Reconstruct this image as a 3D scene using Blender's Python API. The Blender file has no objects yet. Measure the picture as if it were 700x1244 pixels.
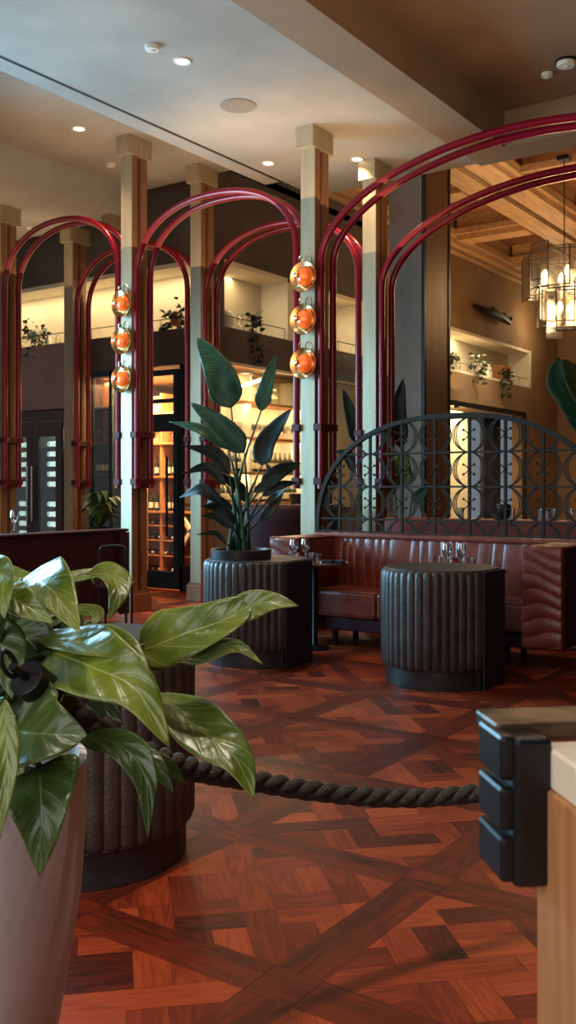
import bpy, math, random
from mathutils import Vector, Matrix
R = random.Random(7)
PI = math.pi
TH = math.radians(34.8); S = math.sin(TH); CO = math.cos(TH)
F = 1181.0; HC = 1.45; YH = 590.0
C = bpy.context.scene.collection

def cam2w(X, Z, z=0.0):
    "metres right of / ahead of the photographer -> building axes"
    return Vector((CO*X - S*Z, S*X + CO*Z, z))
def P(px, py, Z):
    return cam2w((px-350)/F*Z, Z, HC + (YH-py)/F*Z)
def on_ceiling(px, py, z):
    Z = (z-HC)*F/(YH-py)
    return cam2w((px-350)/F*Z, Z, z)

# ------------------------------------------------------------------ materials
def nodes(name):
    m = bpy.data.materials.new(name); m.use_nodes = True
    nt = m.node_tree; b = nt.nodes['Principled BSDF']
    return m, nt, b
def N(nt, t, **kw):
    n = nt.nodes.new(t)
    for k, v in kw.items():
        if k in n.inputs: n.inputs[k].default_value = v
        else: setattr(n, k, v)
    return n
def mat(name, col, rough=.5, metal=0, var=.25, scale=6, bump=0, bscale=60, spec=.5, emit=None, estr=0, coat=0, stretch=None, coord='Object'):
    m, nt, b = nodes(name); L = nt.links
    tc = N(nt, 'ShaderNodeTexCoord')
    src = tc.outputs[coord]
    if stretch:
        mp = N(nt, 'ShaderNodeMapping'); mp.inputs['Scale'].default_value = stretch
        L.new(src, mp.inputs['Vector']); src = mp.outputs[0]
    if var:
        no = N(nt, 'ShaderNodeTexNoise', Scale=scale, Detail=5.0); L.new(src, no.inputs['Vector'])
        cr = N(nt, 'ShaderNodeValToRGB')
        cr.color_ramp.elements[0].position = .3; cr.color_ramp.elements[1].position = .72
        cr.color_ramp.elements[0].color = [c*(1-var) for c in col] + [1]
        cr.color_ramp.elements[1].color = [min(1, c*(1+var)) for c in col] + [1]
        L.new(no.outputs['Fac'], cr.inputs[0]); L.new(cr.outputs[0], b.inputs['Base Color'])
    else: b.inputs['Base Color'].default_value = (*col, 1)
    if bump:
        nb = N(nt, 'ShaderNodeTexNoise', Scale=bscale, Detail=4.0); L.new(src, nb.inputs['Vector'])
        bp = N(nt, 'ShaderNodeBump', Strength=bump, Distance=.01); L.new(nb.outputs['Fac'], bp.inputs['Height'])
        L.new(bp.outputs[0], b.inputs['Normal'])
    b.inputs['Roughness'].default_value = rough; b.inputs['Metallic'].default_value = metal
    b.inputs['Specular IOR Level'].default_value = spec
    if coat: b.inputs['Coat Weight'].default_value = coat; b.inputs['Coat Roughness'].default_value = .15
    if emit: b.inputs['Emission Color'].default_value = (*emit, 1); b.inputs['Emission Strength'].default_value = estr
    return m
def glass(name, tint=(1,1,1), refl=.12, rough=.02):
    m = bpy.data.materials.new(name); m.use_nodes = True; nt = m.node_tree; L = nt.links
    nt.nodes.remove(nt.nodes['Principled BSDF']); out = nt.nodes['Material Output']
    t = N(nt, 'ShaderNodeBsdfTransparent'); t.inputs[0].default_value = (*tint, 1)
    g = N(nt, 'ShaderNodeBsdfGlossy', Roughness=rough)
    lw = N(nt, 'ShaderNodeLayerWeight', Blend=.25)
    ma = N(nt, 'ShaderNodeMath', operation='MULTIPLY_ADD'); ma.inputs[1].default_value = .7; ma.inputs[2].default_value = refl
    mx = N(nt, 'ShaderNodeMixShader')
    L.new(lw.outputs['Fresnel'], ma.inputs[0]); L.new(ma.outputs[0], mx.inputs[0])
    L.new(t.outputs[0], mx.inputs[1]); L.new(g.outputs[0], mx.inputs[2]); L.new(mx.outputs[0], out.inputs[0])
    return m
def leafmat(name, dark, light, vein, nv=9, rough=.32, veinw=.5, mid=.05):
    m, nt, b = nodes(name); L = nt.links
    uv = N(nt, 'ShaderNodeUVMap'); sp = N(nt, 'ShaderNodeSeparateXYZ'); L.new(uv.outputs[0], sp.inputs[0])
    def M(op, a, b_=None, c=None):
        n = N(nt, 'ShaderNodeMath', operation=op)
        for i, x in enumerate((a, b_, c)):
            if x is None: continue
            if isinstance(x, (int, float)): n.inputs[i].default_value = x
            else: L.new(x, n.inputs[i])
        return n.outputs[0]
    ax = M('ABSOLUTE', M('MULTIPLY_ADD', sp.outputs[0], 2, -1))
    ph = M('FRACT', M('SUBTRACT', M('MULTIPLY', sp.outputs[1], nv), M('MULTIPLY', M('POWER', ax, .8), 1.6)))
    d = M('ABSOLUTE', M('SUBTRACT', ph, .5))
    side = M('MULTIPLY', M('SUBTRACT', 1, M('MULTIPLY', d, 12)), veinw); side = M('MAXIMUM', side, 0)
    midr = M('MAXIMUM', M('SUBTRACT', 1, M('DIVIDE', ax, mid)), 0)
    edge = M('MULTIPLY', M('MAXIMUM', M('SUBTRACT', ax, .955), 0), 18)
    fac = M('MINIMUM', M('MAXIMUM', M('MAXIMUM', side, midr), edge), 1)
    tc = N(nt, 'ShaderNodeTexCoord'); no = N(nt, 'ShaderNodeTexNoise', Scale=9.0, Detail=4.0); L.new(tc.outputs['Object'], no.inputs['Vector'])
    cr = N(nt, 'ShaderNodeValToRGB'); cr.color_ramp.elements[0].position = .35; cr.color_ramp.elements[1].position = .68
    cr.color_ramp.elements[0].color = (*dark, 1); cr.color_ramp.elements[1].color = (*light, 1); L.new(no.outputs['Fac'], cr.inputs[0])
    mx = N(nt, 'ShaderNodeMix', data_type='RGBA'); L.new(fac, mx.inputs[0]); L.new(cr.outputs[0], mx.inputs[6]); mx.inputs[7].default_value = (*vein, 1)
    L.new(mx.outputs[2], b.inputs['Base Color'])
    h = M('MULTIPLY', M('SINE', M('MULTIPLY', ph, 2*PI)), .5)
    bp = N(nt, 'ShaderNodeBump', Strength=.28, Distance=.005); L.new(M('SUBTRACT', h, fac), bp.inputs['Height'])
    n2 = N(nt, 'ShaderNodeTexNoise', Scale=16.0, Detail=3.0); L.new(tc.outputs['Object'], n2.inputs['Vector'])
    bp2 = N(nt, 'ShaderNodeBump', Strength=.6, Distance=.008); L.new(n2.outputs['Fac'], bp2.inputs['Height']); L.new(bp.outputs[0], bp2.inputs['Normal'])
    L.new(bp2.outputs[0], b.inputs['Normal'])
    b.inputs['Roughness'].default_value = rough
    return m

M_ = {}
M_['ceil'] = mat('ceiling_plaster', (.38,.35,.3), .85, var=.16, scale=1.1)
M_['beamp'] = mat('beam_plaster', (.28,.19,.115), .85, var=.12, scale=1.5)
M_['coffer'] = mat('coffer_plaster', (.25,.165,.1), .85, var=.12, scale=1.5)
M_['black'] = mat('black_reveal', (.01,.01,.01), .6, var=0)
M_['wallD'] = mat('dark_taupe_plaster', (.1,.085,.075), .85, var=.2, scale=2)
M_['wallP'] = mat('rose_grey_plaster', (.4,.3,.27), .85, var=.12, scale=2)
M_['wallB'] = mat('brown_plaster', (.28,.17,.09), .8, var=.22, scale=1.3, bump=.1, bscale=8)
M_['niche'] = mat('niche_plaster', (.52,.45,.33), .85, var=.12, scale=2)
M_['nicheW'] = mat('niche_white_trim', (.8,.74,.6), .8, var=.05)
M_['post'] = mat('champagne_metal_paint', (.41,.33,.21), .42, .35, var=.12, scale=3, stretch=(6,6,.5))
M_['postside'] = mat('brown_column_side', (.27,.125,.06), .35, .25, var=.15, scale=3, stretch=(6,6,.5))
M_['postw'] = mat('conduit_paint', (.6,.55,.42), .4, .2, var=.05)
M_['pillG'] = mat('grey_pillar_plaster', (.17,.115,.08), .8, var=.15, scale=2)
M_['pillB'] = mat('brown_pillar_cladding', (.3,.165,.08), .5, .2, var=.15, scale=2, stretch=(4,4,.4))
M_['red'] = mat('glossy_crimson_paint', (.19,.001,.012), .28, .0, var=.06, coat=.25, spec=.35)
M_['redb'] = mat('dark_crimson_bracket', (.07,.002,.006), .5, .0, var=.05, spec=.25)
M_['brass'] = mat('brushed_brass', (.6,.45,.22), .22, 1, var=.12, scale=14)
M_['leathP'] = mat('charcoal_leather', (.05,.036,.03), .42, var=.35, scale=9, bump=.35, bscale=70, spec=.6)
M_['blackm'] = mat('black_metal', (.02,.019,.021), .38, .5, var=.2, scale=12)
M_['sidep'] = mat('black_side_panel', (.012,.012,.02), .55, var=.1)
M_['plinth'] = mat('dark_plinth_metal', (.04,.036,.036), .42, .3, var=.25, scale=10)
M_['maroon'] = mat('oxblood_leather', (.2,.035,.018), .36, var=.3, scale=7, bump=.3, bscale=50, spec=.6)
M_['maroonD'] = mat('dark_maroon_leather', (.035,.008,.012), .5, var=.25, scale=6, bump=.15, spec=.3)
M_['iron'] = mat('dark_bronze_iron', (.028,.019,.012), .7, .0, spec=.2, var=.25, scale=20)
M_['conc'] = mat('pale_concrete', (.8,.78,.78), .85, var=.1, scale=5, bump=.1, bscale=45)
M_['soil'] = mat('dark_soil', (.03,.02,.012), .95, var=.4, scale=40, bump=.6)
M_['woodS'] = mat('honey_oak', (.42,.19,.07), .5, var=.28, scale=3, stretch=(14,14,.8), bump=.05)
M_['stone'] = mat('cream_stone', (.74,.66,.52), .35, var=.05, scale=5)
M_['bronze'] = mat('bronze_top', (.1,.06,.035), .45, .5, var=.8, scale=26)
M_['tabletop'] = mat('pale_bronze_tabletop', (.35,.24,.15), .3, .5, var=.1)
M_['woodC'] = mat('warm_ceiling_wood', (.28,.13,.06), .5, var=.3, scale=2.5, stretch=(1,6,6))
M_['woodC2'] = mat('warm_beam_wood', (.5,.31,.16), .5, var=.25, scale=2.5, stretch=(5,.6,5))
M_['woodR'] = mat('rack_wood', (.42,.17,.06), .5, var=.25, scale=4, stretch=(2,2,10))
M_['woodDk'] = mat('dark_walnut_cabinet', (.1,.065,.05), .45, var=.25, scale=3, stretch=(12,12,.8))
M_['teal'] = mat('dark_teal_door_frame', (.012,.035,.045), .4, .3, var=.1)
M_['amber'] = mat('amber_wall_panel', (.75,.3,.05), .6, var=.2, scale=5)
M_['bottle'] = mat('dark_bottle_glass', (.012,.018,.01), .08, var=.1, spec=.8)
M_['label'] = mat('paper_label', (.75,.65,.5), .7, var=.1)
M_['foil'] = mat('red_foil', (.35,.05,.03), .35, .4, var=.1)
M_['white'] = mat('white_ceramic', (.75,.72,.66), .35, var=.05)
M_['cream'] = mat('cream_panel', (.75,.66,.46), .8, var=.08, scale=3)
M_['navy'] = mat('dark_navy_panel', (.01,.012,.03), .6, var=.1)
M_['rope'] = mat('charcoal_rope', (.055,.05,.042), .9, var=.5, scale=60, bump=.9, bscale=160)
M_['glass'] = glass('window_glass', (.95,.97,.95), .03)
M_['gtable'] = glass('clear_drinking_glass', (.93,.93,.93), .12)
M_['gtint'] = glass('chandelier_glass', (.92,.87,.75), .18, .2)
M_['amberg'] = mat('amber_glow_glass', (.75,.16,.03), .12, var=.6, scale=16, emit=(1,.12,.012), estr=.36, coat=.6)
M_['bulb'] = mat('lit_bulb', (1,.85,.6), .3, var=0, emit=(1,.72,.4), estr=9)
M_['led'] = mat('lit_downlight', (1,.9,.7), .3, var=0, emit=(1,.8,.5), estr=3)
M_['glowEnd'] = mat('lit_cooler_bottle_end', (.8,1,.95), .3, var=0, emit=(.75,1,.93), estr=1.4)
M_['silver'] = mat('polished_steel', (.6,.58,.55), .2, 1, var=.05)
M_['plast'] = mat('white_plastic', (.7,.68,.62), .5, var=.03)
M_['grille'] = mat('grey_grille', (.26,.22,.18), .7, var=.1, scale=80)
M_['mesh'] = mat('steel_mesh', (.3,.36,.36), .4, .6, var=.1)
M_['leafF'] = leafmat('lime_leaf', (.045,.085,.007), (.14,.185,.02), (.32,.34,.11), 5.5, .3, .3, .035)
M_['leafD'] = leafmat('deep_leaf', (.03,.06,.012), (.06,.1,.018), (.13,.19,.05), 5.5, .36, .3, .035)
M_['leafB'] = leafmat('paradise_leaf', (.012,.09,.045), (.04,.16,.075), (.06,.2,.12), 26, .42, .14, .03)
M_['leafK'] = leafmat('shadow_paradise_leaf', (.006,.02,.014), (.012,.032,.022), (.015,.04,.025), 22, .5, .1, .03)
M_['leafS'] = mat('small_green_leaf', (.035,.06,.02), .5, var=.5, scale=20)
M_['stem'] = mat('green_stem', (.05,.09,.03), .5, var=.2)

# ------------------------------------------------------------------ mesh builder
class MB:
    def __init__(s): s.v = []; s.f = []; s.uv = {}; s.col = {}
    def box(s, x0, y0, z0, x1, y1, z1):
        if x0 > x1: x0, x1 = x1, x0
        if y0 > y1: y0, y1 = y1, y0
        if z0 > z1: z0, z1 = z1, z0
        n = len(s.v)
        s.v += [(x0,y0,z0),(x1,y0,z0),(x1,y1,z0),(x0,y1,z0),(x0,y0,z1),(x1,y0,z1),(x1,y1,z1),(x0,y1,z1)]
        for q in ((0,3,2,1),(4,5,6,7),(0,1,5,4),(1,2,6,5),(2,3,7,6),(3,0,4,7)): s.f.append(tuple(n+i for i in q))
        return s
    def obox(s, c, ax, ay, az):
        c = Vector(c); ax = Vector(ax); ay = Vector(ay); az = Vector(az); n = len(s.v)
        for k in (-1, 1):
            for i, j in ((-1,-1),(1,-1),(1,1),(-1,1)): s.v.append(tuple(c + ax*i + ay*j + az*k))
        for q in ((0,3,2,1),(4,5,6,7),(0,1,5,4),(1,2,6,5),(2,3,7,6),(3,0,4,7)): s.f.append(tuple(n+i for i in q))
        return s
    def tube(s, path, r, n=8, closed=False, caps=True, rfun=None):
        path = [Vector(p) for p in path]; m = len(path)
        up = None; base = len(s.v)
        for i, p in enumerate(path):
            if closed: t = path[(i+1) % m] - path[i-1]
            else: t = path[min(i+1, m-1)] - path[max(i-1, 0)]
            if t.length < 1e-9: t = Vector((0,0,1))
            t.normalize()
            if up is None:
                up = Vector((0,0,1)) if abs(t.z) < .9 else Vector((0,1,0))
            a = t.cross(up)
            if a.length < 1e-4: a = t.cross(Vector((1,.3,.2)))
            a.normalize(); up = a.cross(t).normalized()
            rr = rfun(i/(m-1)) * r if rfun else r
            for k in range(n):
                an = 2*PI*(k+.5)/n
                s.v.append(tuple(p + (a*math.cos(an) + up*math.sin(an))*rr))
        for i in range(m if closed else m-1):
            j = (i+1) % m
            for k in range(n):
                l = (k+1) % n
                s.f.append((base+i*n+k, base+i*n+l, base+j*n+l, base+j*n+k))
        if caps and not closed:
            s.f.append(tuple(base+k for k in range(n))[::-1]); s.f.append(tuple(base+(m-1)*n+k for k in range(n)))
        return s
    def lathe(s, prof, c=(0,0,0), n=20, axis='z'):
        c = Vector(c); base = len(s.v)
        for (r, h) in prof:
            for k in range(n):
                a = 2*PI*k/n
                if axis == 'z': q = Vector((r*math.cos(a), r*math.sin(a), h))
                elif axis == 'y': q = Vector((r*math.cos(a), h, r*math.sin(a)))
                else: q = Vector((h, r*math.cos(a), r*math.sin(a)))
                s.v.append(tuple(c + q))
        for i in range(len(prof)-1):
            for k in range(n):
                l = (k+1) % n
                q = (base+i*n+k, base+i*n+l, base+(i+1)*n+l, base+(i+1)*n+k)
                s.f.append(q if axis != 'y' else q[::-1])
        if prof[0][0] > 1e-4: s.f.append(tuple(base+k for k in range(n))[::-1])
        if prof[-1][0] > 1e-4: s.f.append(tuple(base+(len(prof)-1)*n+k for k in range(n)))
        return s
    def grid(s, fn, nu, nv, closed=False, uv=True):
        base = len(s.v)
        for i in range(nu+1):
            for j in range(nv+1):
                s.v.append(tuple(fn(i/nu, j/nv)))
                if uv: s.uv[len(s.v)-1] = (i/nu, j/nv)
        for i in range(nu):
            for j in range(nv):
                s.f.append((base+i*(nv+1)+j, base+(i+1)*(nv+1)+j, base+(i+1)*(nv+1)+j+1, base+i*(nv+1)+j+1))
        return s
    def poly(s, pts):
        n = len(s.v); s.v += [tuple(p) for p in pts]; s.f.append(tuple(range(n, n+len(pts)))); return s
    def build(s, name, m, parent=None, loc=None, smooth=False, bevel=0, solid=0, subsurf=0):
        off = Vector((0,0,0))
        p = parent
        while p: off += p.location; p = p.parent
        if loc is not None and parent is None: off = Vector(loc)
        me = bpy.data.meshes.new(name)
        me.from_pydata([tuple(Vector(v)-off) for v in s.v], [], s.f)
        if s.uv:
            ul = me.uv_layers.new(name='UVMap')
            for l in me.loops: ul.data[l.index].uv = s.uv.get(l.vertex_index, (0,0))
        me.materials.append(m if not isinstance(m, str) else M_[m])
        if smooth:
            for q in me.polygons: q.use_smooth = True
            try: me.set_sharp_from_angle(angle=math.radians(40))
            except Exception: pass
        me.update()
        o = bpy.data.objects.new(name, me); C.objects.link(o)
        if parent: o.parent = parent
        else: o.location = off
        if solid:
            md = o.modifiers.new('solid', 'SOLIDIFY'); md.thickness = solid; md.offset = 0
        if bevel:
            md = o.modifiers.new('bevel', 'BEVEL'); md.width = bevel; md.segments = 2; md.limit_method = 'ANGLE'
        return o
def thing(name, label, cat, loc, group=None):
    o = bpy.data.objects.new(name, None); C.objects.link(o); o.location = loc
    o.empty_display_size = .1; o['label'] = label; o['category'] = cat
    if group: o['group'] = group
    return o
def tag(o, label, cat, group=None):
    o['label'] = label; o['category'] = cat
    if group: o['group'] = group
    return o
def struct(o): o['kind'] = 'structure'; return o
def B(*a): return MB().box(*a)
def dup(root, loc, label=None, group=None):
    r = root.copy(); C.objects.link(r); r.location = loc
    if label: r['label'] = label
    if group: r['group'] = group
    for ch in root.children:
        c = ch.copy(); C.objects.link(c); c.parent = r
        for g in ch.children:
            d = g.copy(); C.objects.link(d); d.parent = c
    return r
def catmull(pts, n=16):
    pts = [Vector(p) for p in pts]
    if len(pts) == 2: return [pts[0].lerp(pts[1], i/n) for i in range(n+1)]
    q = [pts[0]*2-pts[1]] + pts + [pts[-1]*2-pts[-2]]; out = []; m = len(pts)-1
    for i in range(n+1):
        t = i/n*m; k = min(int(t), m-1); t -= k
        a, b, c, d = q[k:k+4]
        out.append(.5*((2*b)+(c-a)*t+(2*a-5*b+4*c-d)*t*t+(3*b-a-3*c+d)*t**3))
    return out

# ------------------------------------------------------------------ camera
cd = bpy.data.cameras.new('camera'); cam = bpy.data.objects.new('camera', cd); C.objects.link(cam)
cam.location = (0,0,HC); cam.rotation_euler = (PI/2, 0, TH)
cd.sensor_fit = 'VERTICAL'; cd.sensor_height = 24; cd.sensor_width = 24; cd.lens = F/1244*24; cd.shift_y = -32/1244
cd.dof.use_dof = True; cd.dof.focus_distance = 3.4; cd.dof.aperture_fstop = cd.lens/1000/.0036
bpy.context.scene.camera = cam
cd.clip_start = .05

def area(name, loc, target, sx, sy, e, col, spread=None):
    L = bpy.data.lights.new(name,'AREA'); L.shape = 'RECTANGLE'; L.size = sx; L.size_y = sy; L.energy = e; L.color = col
    if spread: L.spread = math.radians(spread)
    o = bpy.data.objects.new(name, L); C.objects.link(o); o.location = loc
    o.rotation_euler = (Vector(target)-Vector(loc)).to_track_quat('-Z','Y').to_euler(); return o
# ------------------------------------------------------------------ floor
def floor():
    T = .905; bw = .085; mb = MB(); tones = []; uvs = []
    def clip(poly, x0, y0, x1, y1):
        def cut(pl, f, inter):
            out = []
            for i in range(len(pl)):
                a, b = pl[i-1], pl[i]; fa, fb = f(a), f(b)
                if (fa >= 0) != (fb >= 0):
                    t = fa/(fa-fb); out.append((a[0]+(b[0]-a[0])*t, a[1]+(b[1]-a[1])*t))
                if fb >= 0: out.append(b)
            return out
        for f in (lambda p: p[0]-x0, lambda p: x1-p[0], lambda p: p[1]-y0, lambda p: y1-p[1]):
            poly = cut(poly, f, None)
            if len(poly) < 3: return []
        return poly
    def shrink(pl, e=.0011):
        cx = sum(p[0] for p in pl)/len(pl); cy = sum(p[1] for p in pl)/len(pl)
        o = []
        for x, y in pl:
            d = math.hypot(x-cx, y-cy) or 1; o.append((x-(x-cx)/d*e, y-(y-cy)/d*e))
        return o
    rnd = random.Random(3)
    def tone(kind=0):
        r = rnd.random()
        if kind == 1: return rnd.uniform(.2, .45)
        return rnd.uniform(.16,.3) if r < .14 else rnd.uniform(.4,.75) if r < .7 else rnd.uniform(.75, 1)
    def add(pl, d, t):
        if len(pl) < 3: return
        pl = shrink(pl); n = len(mb.v)
        ox, oy = rnd.uniform(0, 50), rnd.uniform(0, 50)
        for x, y in pl:
            mb.v.append((x, y, 0)); uvs.append((x*d[0]+y*d[1]+ox, -x*d[1]+y*d[0]+oy))
        mb.f.append(tuple(range(n, n+len(pl)))); tones.extend([t]*len(pl))
    u0 = -1.62 - T*13; v0 = 2.31 - T*3
    r2 = math.sqrt(.5)
    for i in range(17):
        for j in range(13):
            X = u0+i*T; Y = v0+j*T
            h = bw
            # doubled boards along the grid lines
            for k in (0, 1):
                add([(X-h+k*h, Y+h), (X+k*h, Y+h), (X+k*h, Y+T-h), (X-h+k*h, Y+T-h)], (0,1), tone(1))
                add([(X+h, Y-h+k*h), (X+T-h, Y-h+k*h), (X+T-h, Y+k*h), (X+h, Y+k*h)], (1,0), tone(1))
            for k in (0, 1):
                add([(X-h, Y-h+k*h), (X+h, Y-h+k*h), (X+h, Y+k*h), (X-h, Y+k*h)], (1,0), tone(1))
            x0, y0, x1, y1 = X+h, Y+h, X+T-h, Y+T-h
            cx, cy = (x0+x1)/2, (y0+y1)/2; L = (T-2*h)*1.02
            def q2(p, q): return (cx+(p-q)*r2, cy+(p+q)*r2)
            bd = .115; per = .345
            flip = (i+j) % 2
            for k in range(-3, 4):
                qa = k*per-bd/2; qb = qa+bd
                st = -L
                while st < L:
                    e = st+rnd.uniform(.6, .9)
                    add(clip([q2(st,qa), q2(e,qa), q2(e,qb), q2(st,qb)] if not flip else [q2(qa,e), q2(qa,st), q2(qb,st), q2(qb,e)], x0,y0,x1,y1), (r2,r2) if not flip else (-r2,r2), tone())
                    st = e
                qc = qb; qd = (k+1)*per-bd/2; step = (qd-qc)/2
                p = -L + rnd.uniform(0,.05)
                m = 0
                while p < L:
                    e = p+.115 if m % 3 != 2 else p+.23
                    if m % 3 == 2:
                        for w in (0, 1):
                            a, b = qc+w*step, qc+(w+1)*step
                            add(clip([q2(p,a), q2(e,a), q2(e,b), q2(p,b)] if not flip else [q2(a,e), q2(a,p), q2(b,p), q2(b,e)], x0,y0,x1,y1), (r2,r2) if not flip else (-r2,r2), tone())
                    else:
                        add(clip([q2(p,qc), q2(e,qc), q2(e,qd), q2(p,qd)] if not flip else [q2(qc,e), q2(qc,p), q2(qd,p), q2(qd,e)], x0,y0,x1,y1), (-r2,r2) if not flip else (r2,r2), tone())
                    p = e; m += 1
    m, nt, b = nodes('red_parquet'); L = nt.links
    at = N(nt, 'ShaderNodeAttribute', attribute_name='tone'); uv = N(nt, 'ShaderNodeUVMap')
    mp = N(nt, 'ShaderNodeMapping'); mp.inputs['Scale'].default_value = (1.6, 13, 1); L.new(uv.outputs[0], mp.inputs[0])
    no = N(nt, 'ShaderNodeTexNoise', Scale=2.2, Detail=7.0, Distortion=1.8); L.new(mp.outputs[0], no.inputs['Vector'])
    cr = N(nt, 'ShaderNodeValToRGB'); e = cr.color_ramp.elements
    e[0].position = 0; e[0].color = (.028,.007,.005,1); e[1].position = 1; e[1].color = (.42,.07,.02,1)
    k = e.new(.5); k.color = (.18,.024,.008,1)
    ad = N(nt, 'ShaderNodeMath', operation='MULTIPLY_ADD'); ad.inputs[1].default_value = 1.0; L.new(no.outputs['Fac'], ad.inputs[0])
    sb = N(nt, 'ShaderNodeMath', operation='SUBTRACT'); L.new(at.outputs['Fac'], sb.inputs[0]); sb.inputs[1].default_value = .5
    L.new(sb.outputs[0], ad.inputs[2]); L.new(ad.outputs[0], cr.inputs[0]); L.new(cr.outputs[0], b.inputs['Base Color'])
    bp = N(nt, 'ShaderNodeBump', Strength=.12, Distance=.003); L.new(no.outputs['Fac'], bp.inputs['Height']); L.new(bp.outputs[0], b.inputs['Normal'])
    b.inputs['Roughness'].default_value = .42; b.inputs['Specular IOR Level'].default_value = .32
    # far field in the same wood, plain boards
    for q in range(40):
        y = v0+13*T-bw + q*.4
        add([(-14, y), (8, y), (8, y+.4), (-14, y+.4)], (1,0), rnd.uniform(.3,.7))
    add([(-14, -3), (u0-bw, -3), (u0-bw, 11), (-14, 11)], (1,0), .5)
    add([(u0+17*T, -3), (8, -3), (8, 11), (u0+17*T, 11)], (1,0), .5)
    add([(u0-bw, -3), (u0+17*T, -3), (u0+17*T, v0-bw), (u0-bw, v0-bw)], (1,0), .5)
    n = len(mb.v)
    mb.v += [(-14,-3,-.001),(8,-3,-.001),(8,26,-.001),(-14,26,-.001),(-14,-3,-.1),(8,-3,-.1),(8,26,-.1),(-14,26,-.1)]
    uvs.extend([(0,0)]*8); tones.extend([0]*8)
    for q in ((0,1,2,3),(7,6,5,4),(4,5,1,0),(5,6,2,1),(6,7,3,2),(7,4,0,3)): mb.f.append(tuple(n+i for i in q))
    o = mb.build('floor', m); me = o.data
    ul = me.uv_layers.new(name='UVMap'); ca = me.color_attributes.new('tone', 'FLOAT_COLOR', 'POINT')
    for l in me.loops: ul.data[l.index].uv = uvs[l.vertex_index]
    for i, t in enumerate(tones): ca.data[i].color = (t, t, t, 1)
    struct(o)
floor()

# ------------------------------------------------------------------ ceilings
def sb(name, m, *boxes, bevel=0):
    mb = MB()
    for b in boxes: mb.box(*b)
    return struct(mb.build(name, m, bevel=bevel))
# low plaster ceiling with its tray, beams and coffer
sb('ceiling', 'ceil', (-6.62,-3,5.05,-4.34,10.13,5.8), (-14,-3,5.05,-9.25,9.45,5.8), (-9.25,-3,5.05,-6.9,3,5.8),
   (-9.25,3,5.47,-6.62,9.75,5.8), (-14,9.45,5.75,-8.23,14.5,5.85), (-8.23,9.75,5.75,-6.62,10.13,5.85), (-6.9,3,5.07,-6.655,9.45,5.3))
sb('trim_1', 'black', (-6.66,-3,5.05,-6.615,9.5,5.08))
sb('ceiling_beam', 'beamp', (-4.34,-3,4.95,-3.9,9.95,5.4), (-3.9,9.53,4.95,6,9.95,5.4))
sb('ceiling_coffer', 'coffer', (-3.9,-3,5.32,6,9.53,5.4))
sb('trim_2', 'beamp', (-9.42,9.2,4.9,-9.25,9.45,5.05), (-9.85,9.45,5.05,-9.7,9.9,5.75))
# high wooden ceiling
sb('ceiling_wood', 'woodC', (-8.3,9.95,6.45,6,23.6,6.6))
for i, u in enumerate((-8.0, -5.9, -3.3, -.7)):
    w = .2 if i == 0 else .42
    sb('trim_%d' % (3+i), 'woodC2', (u-w,9.95,5.98,u-.06,23.5,6.45), (u+.06,9.95,5.98,u+w,23.5,6.45), (u-w-.08,9.95,6.08,u-w,23.5,6.2), (u+w,9.95,6.08,u+w+.08,23.5,6.2))
    sb('trim_%d' % (30+i), 'black', (u-.06,9.95,6.06,u+.06,23.5,6.45))
for i, v in enumerate((11.4, 14.1, 16.8, 19.5, 22.2)):
    for k, (a, b) in enumerate(((-7.72,-6.4), (-5.4,-3.8), (-2.8,-1.2))):
        sb('trim_%d' % (10+i*3+k), 'woodC2', (a,v-.2,6.0,b,v+.2,6.45), (a,v-.28,6.1,b,v-.2,6.2), (a,v+.2,6.1,b,v+.28,6.2))
sb('wall_above_beam', 'beamp', (-4.34,9.85,5.41,6,9.95,6.6))

# ------------------------------------------------------------------ walls of the wine room
W = 10.13; U = -8.23
sb('wall_wine_upper', 'wallD', (-14,W,4.53,U,W+.5,5.75), (-8.42,W,3.61,U,W+.2,4.53),
   (U-.5,W+.5,4.53,U,14.5,6.6), (U-.5,W,5.75,U,W+.5,6.6), (-11.0,W,3.12,U,W+.5,3.61), (U-.5,W+.5,3.12,U,14.5,3.61))
sb('wall_wine_side', 'nicheW', (U-.5,11.85,3.61,U-.01,12.55,4.53), (U-.5,14.0,3.61,U-.01,14.5,4.53), (-14,W+.01,4.47,-8.42,W+.5,4.535), (U-.5,W+.2,4.47,U-.01,14.0,4.535))
sb('wall_niche_back', 'niche', (-14,W+.5,3.61,U-.5,W+.56,4.53), (U-.56,W+.5,3.61,U-.5,14.5,4.53), (-14,W+.02,3.6,-8.3,W+.5,3.62),(U-.5,W+.1,3.6,U-.02,14.5,3.62))
sb('wall_left', 'wallP', (-14,W,2.62,-11.0,W+.5,3.61), (-14,W,0,-12.55,W+.5,2.62), (-11.15,W,0,-11.0,W+.5,2.62))
sb('wall_wine_lower', 'wallD', (U-.25,W+.0,0,U,W+.12,3.12), (U-.25,W+.12,0,U,12.75,1.15), (U-.25,12.75,0,U,12.95,3.12), (U-.15,14.0,0,U,14.5,3.12),(U-.25,12.95,0,U,14.0,1.1))
sb('wall_wine_back', 'niche', (-11,12.6,0,U-.8,12.7,3.1))
sb('wall_cooler_side','woodDk',(-11.1,W+.5,0,-11.0,12.6,3.12))
sb('ceiling_wine_room', 'niche', (-11.0,W+.5,3.1,U-.5,14.5,3.12))
sb('trim_7', 'plast', (U-.02,W,3.1,U+.03,14.5,3.14))

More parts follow.
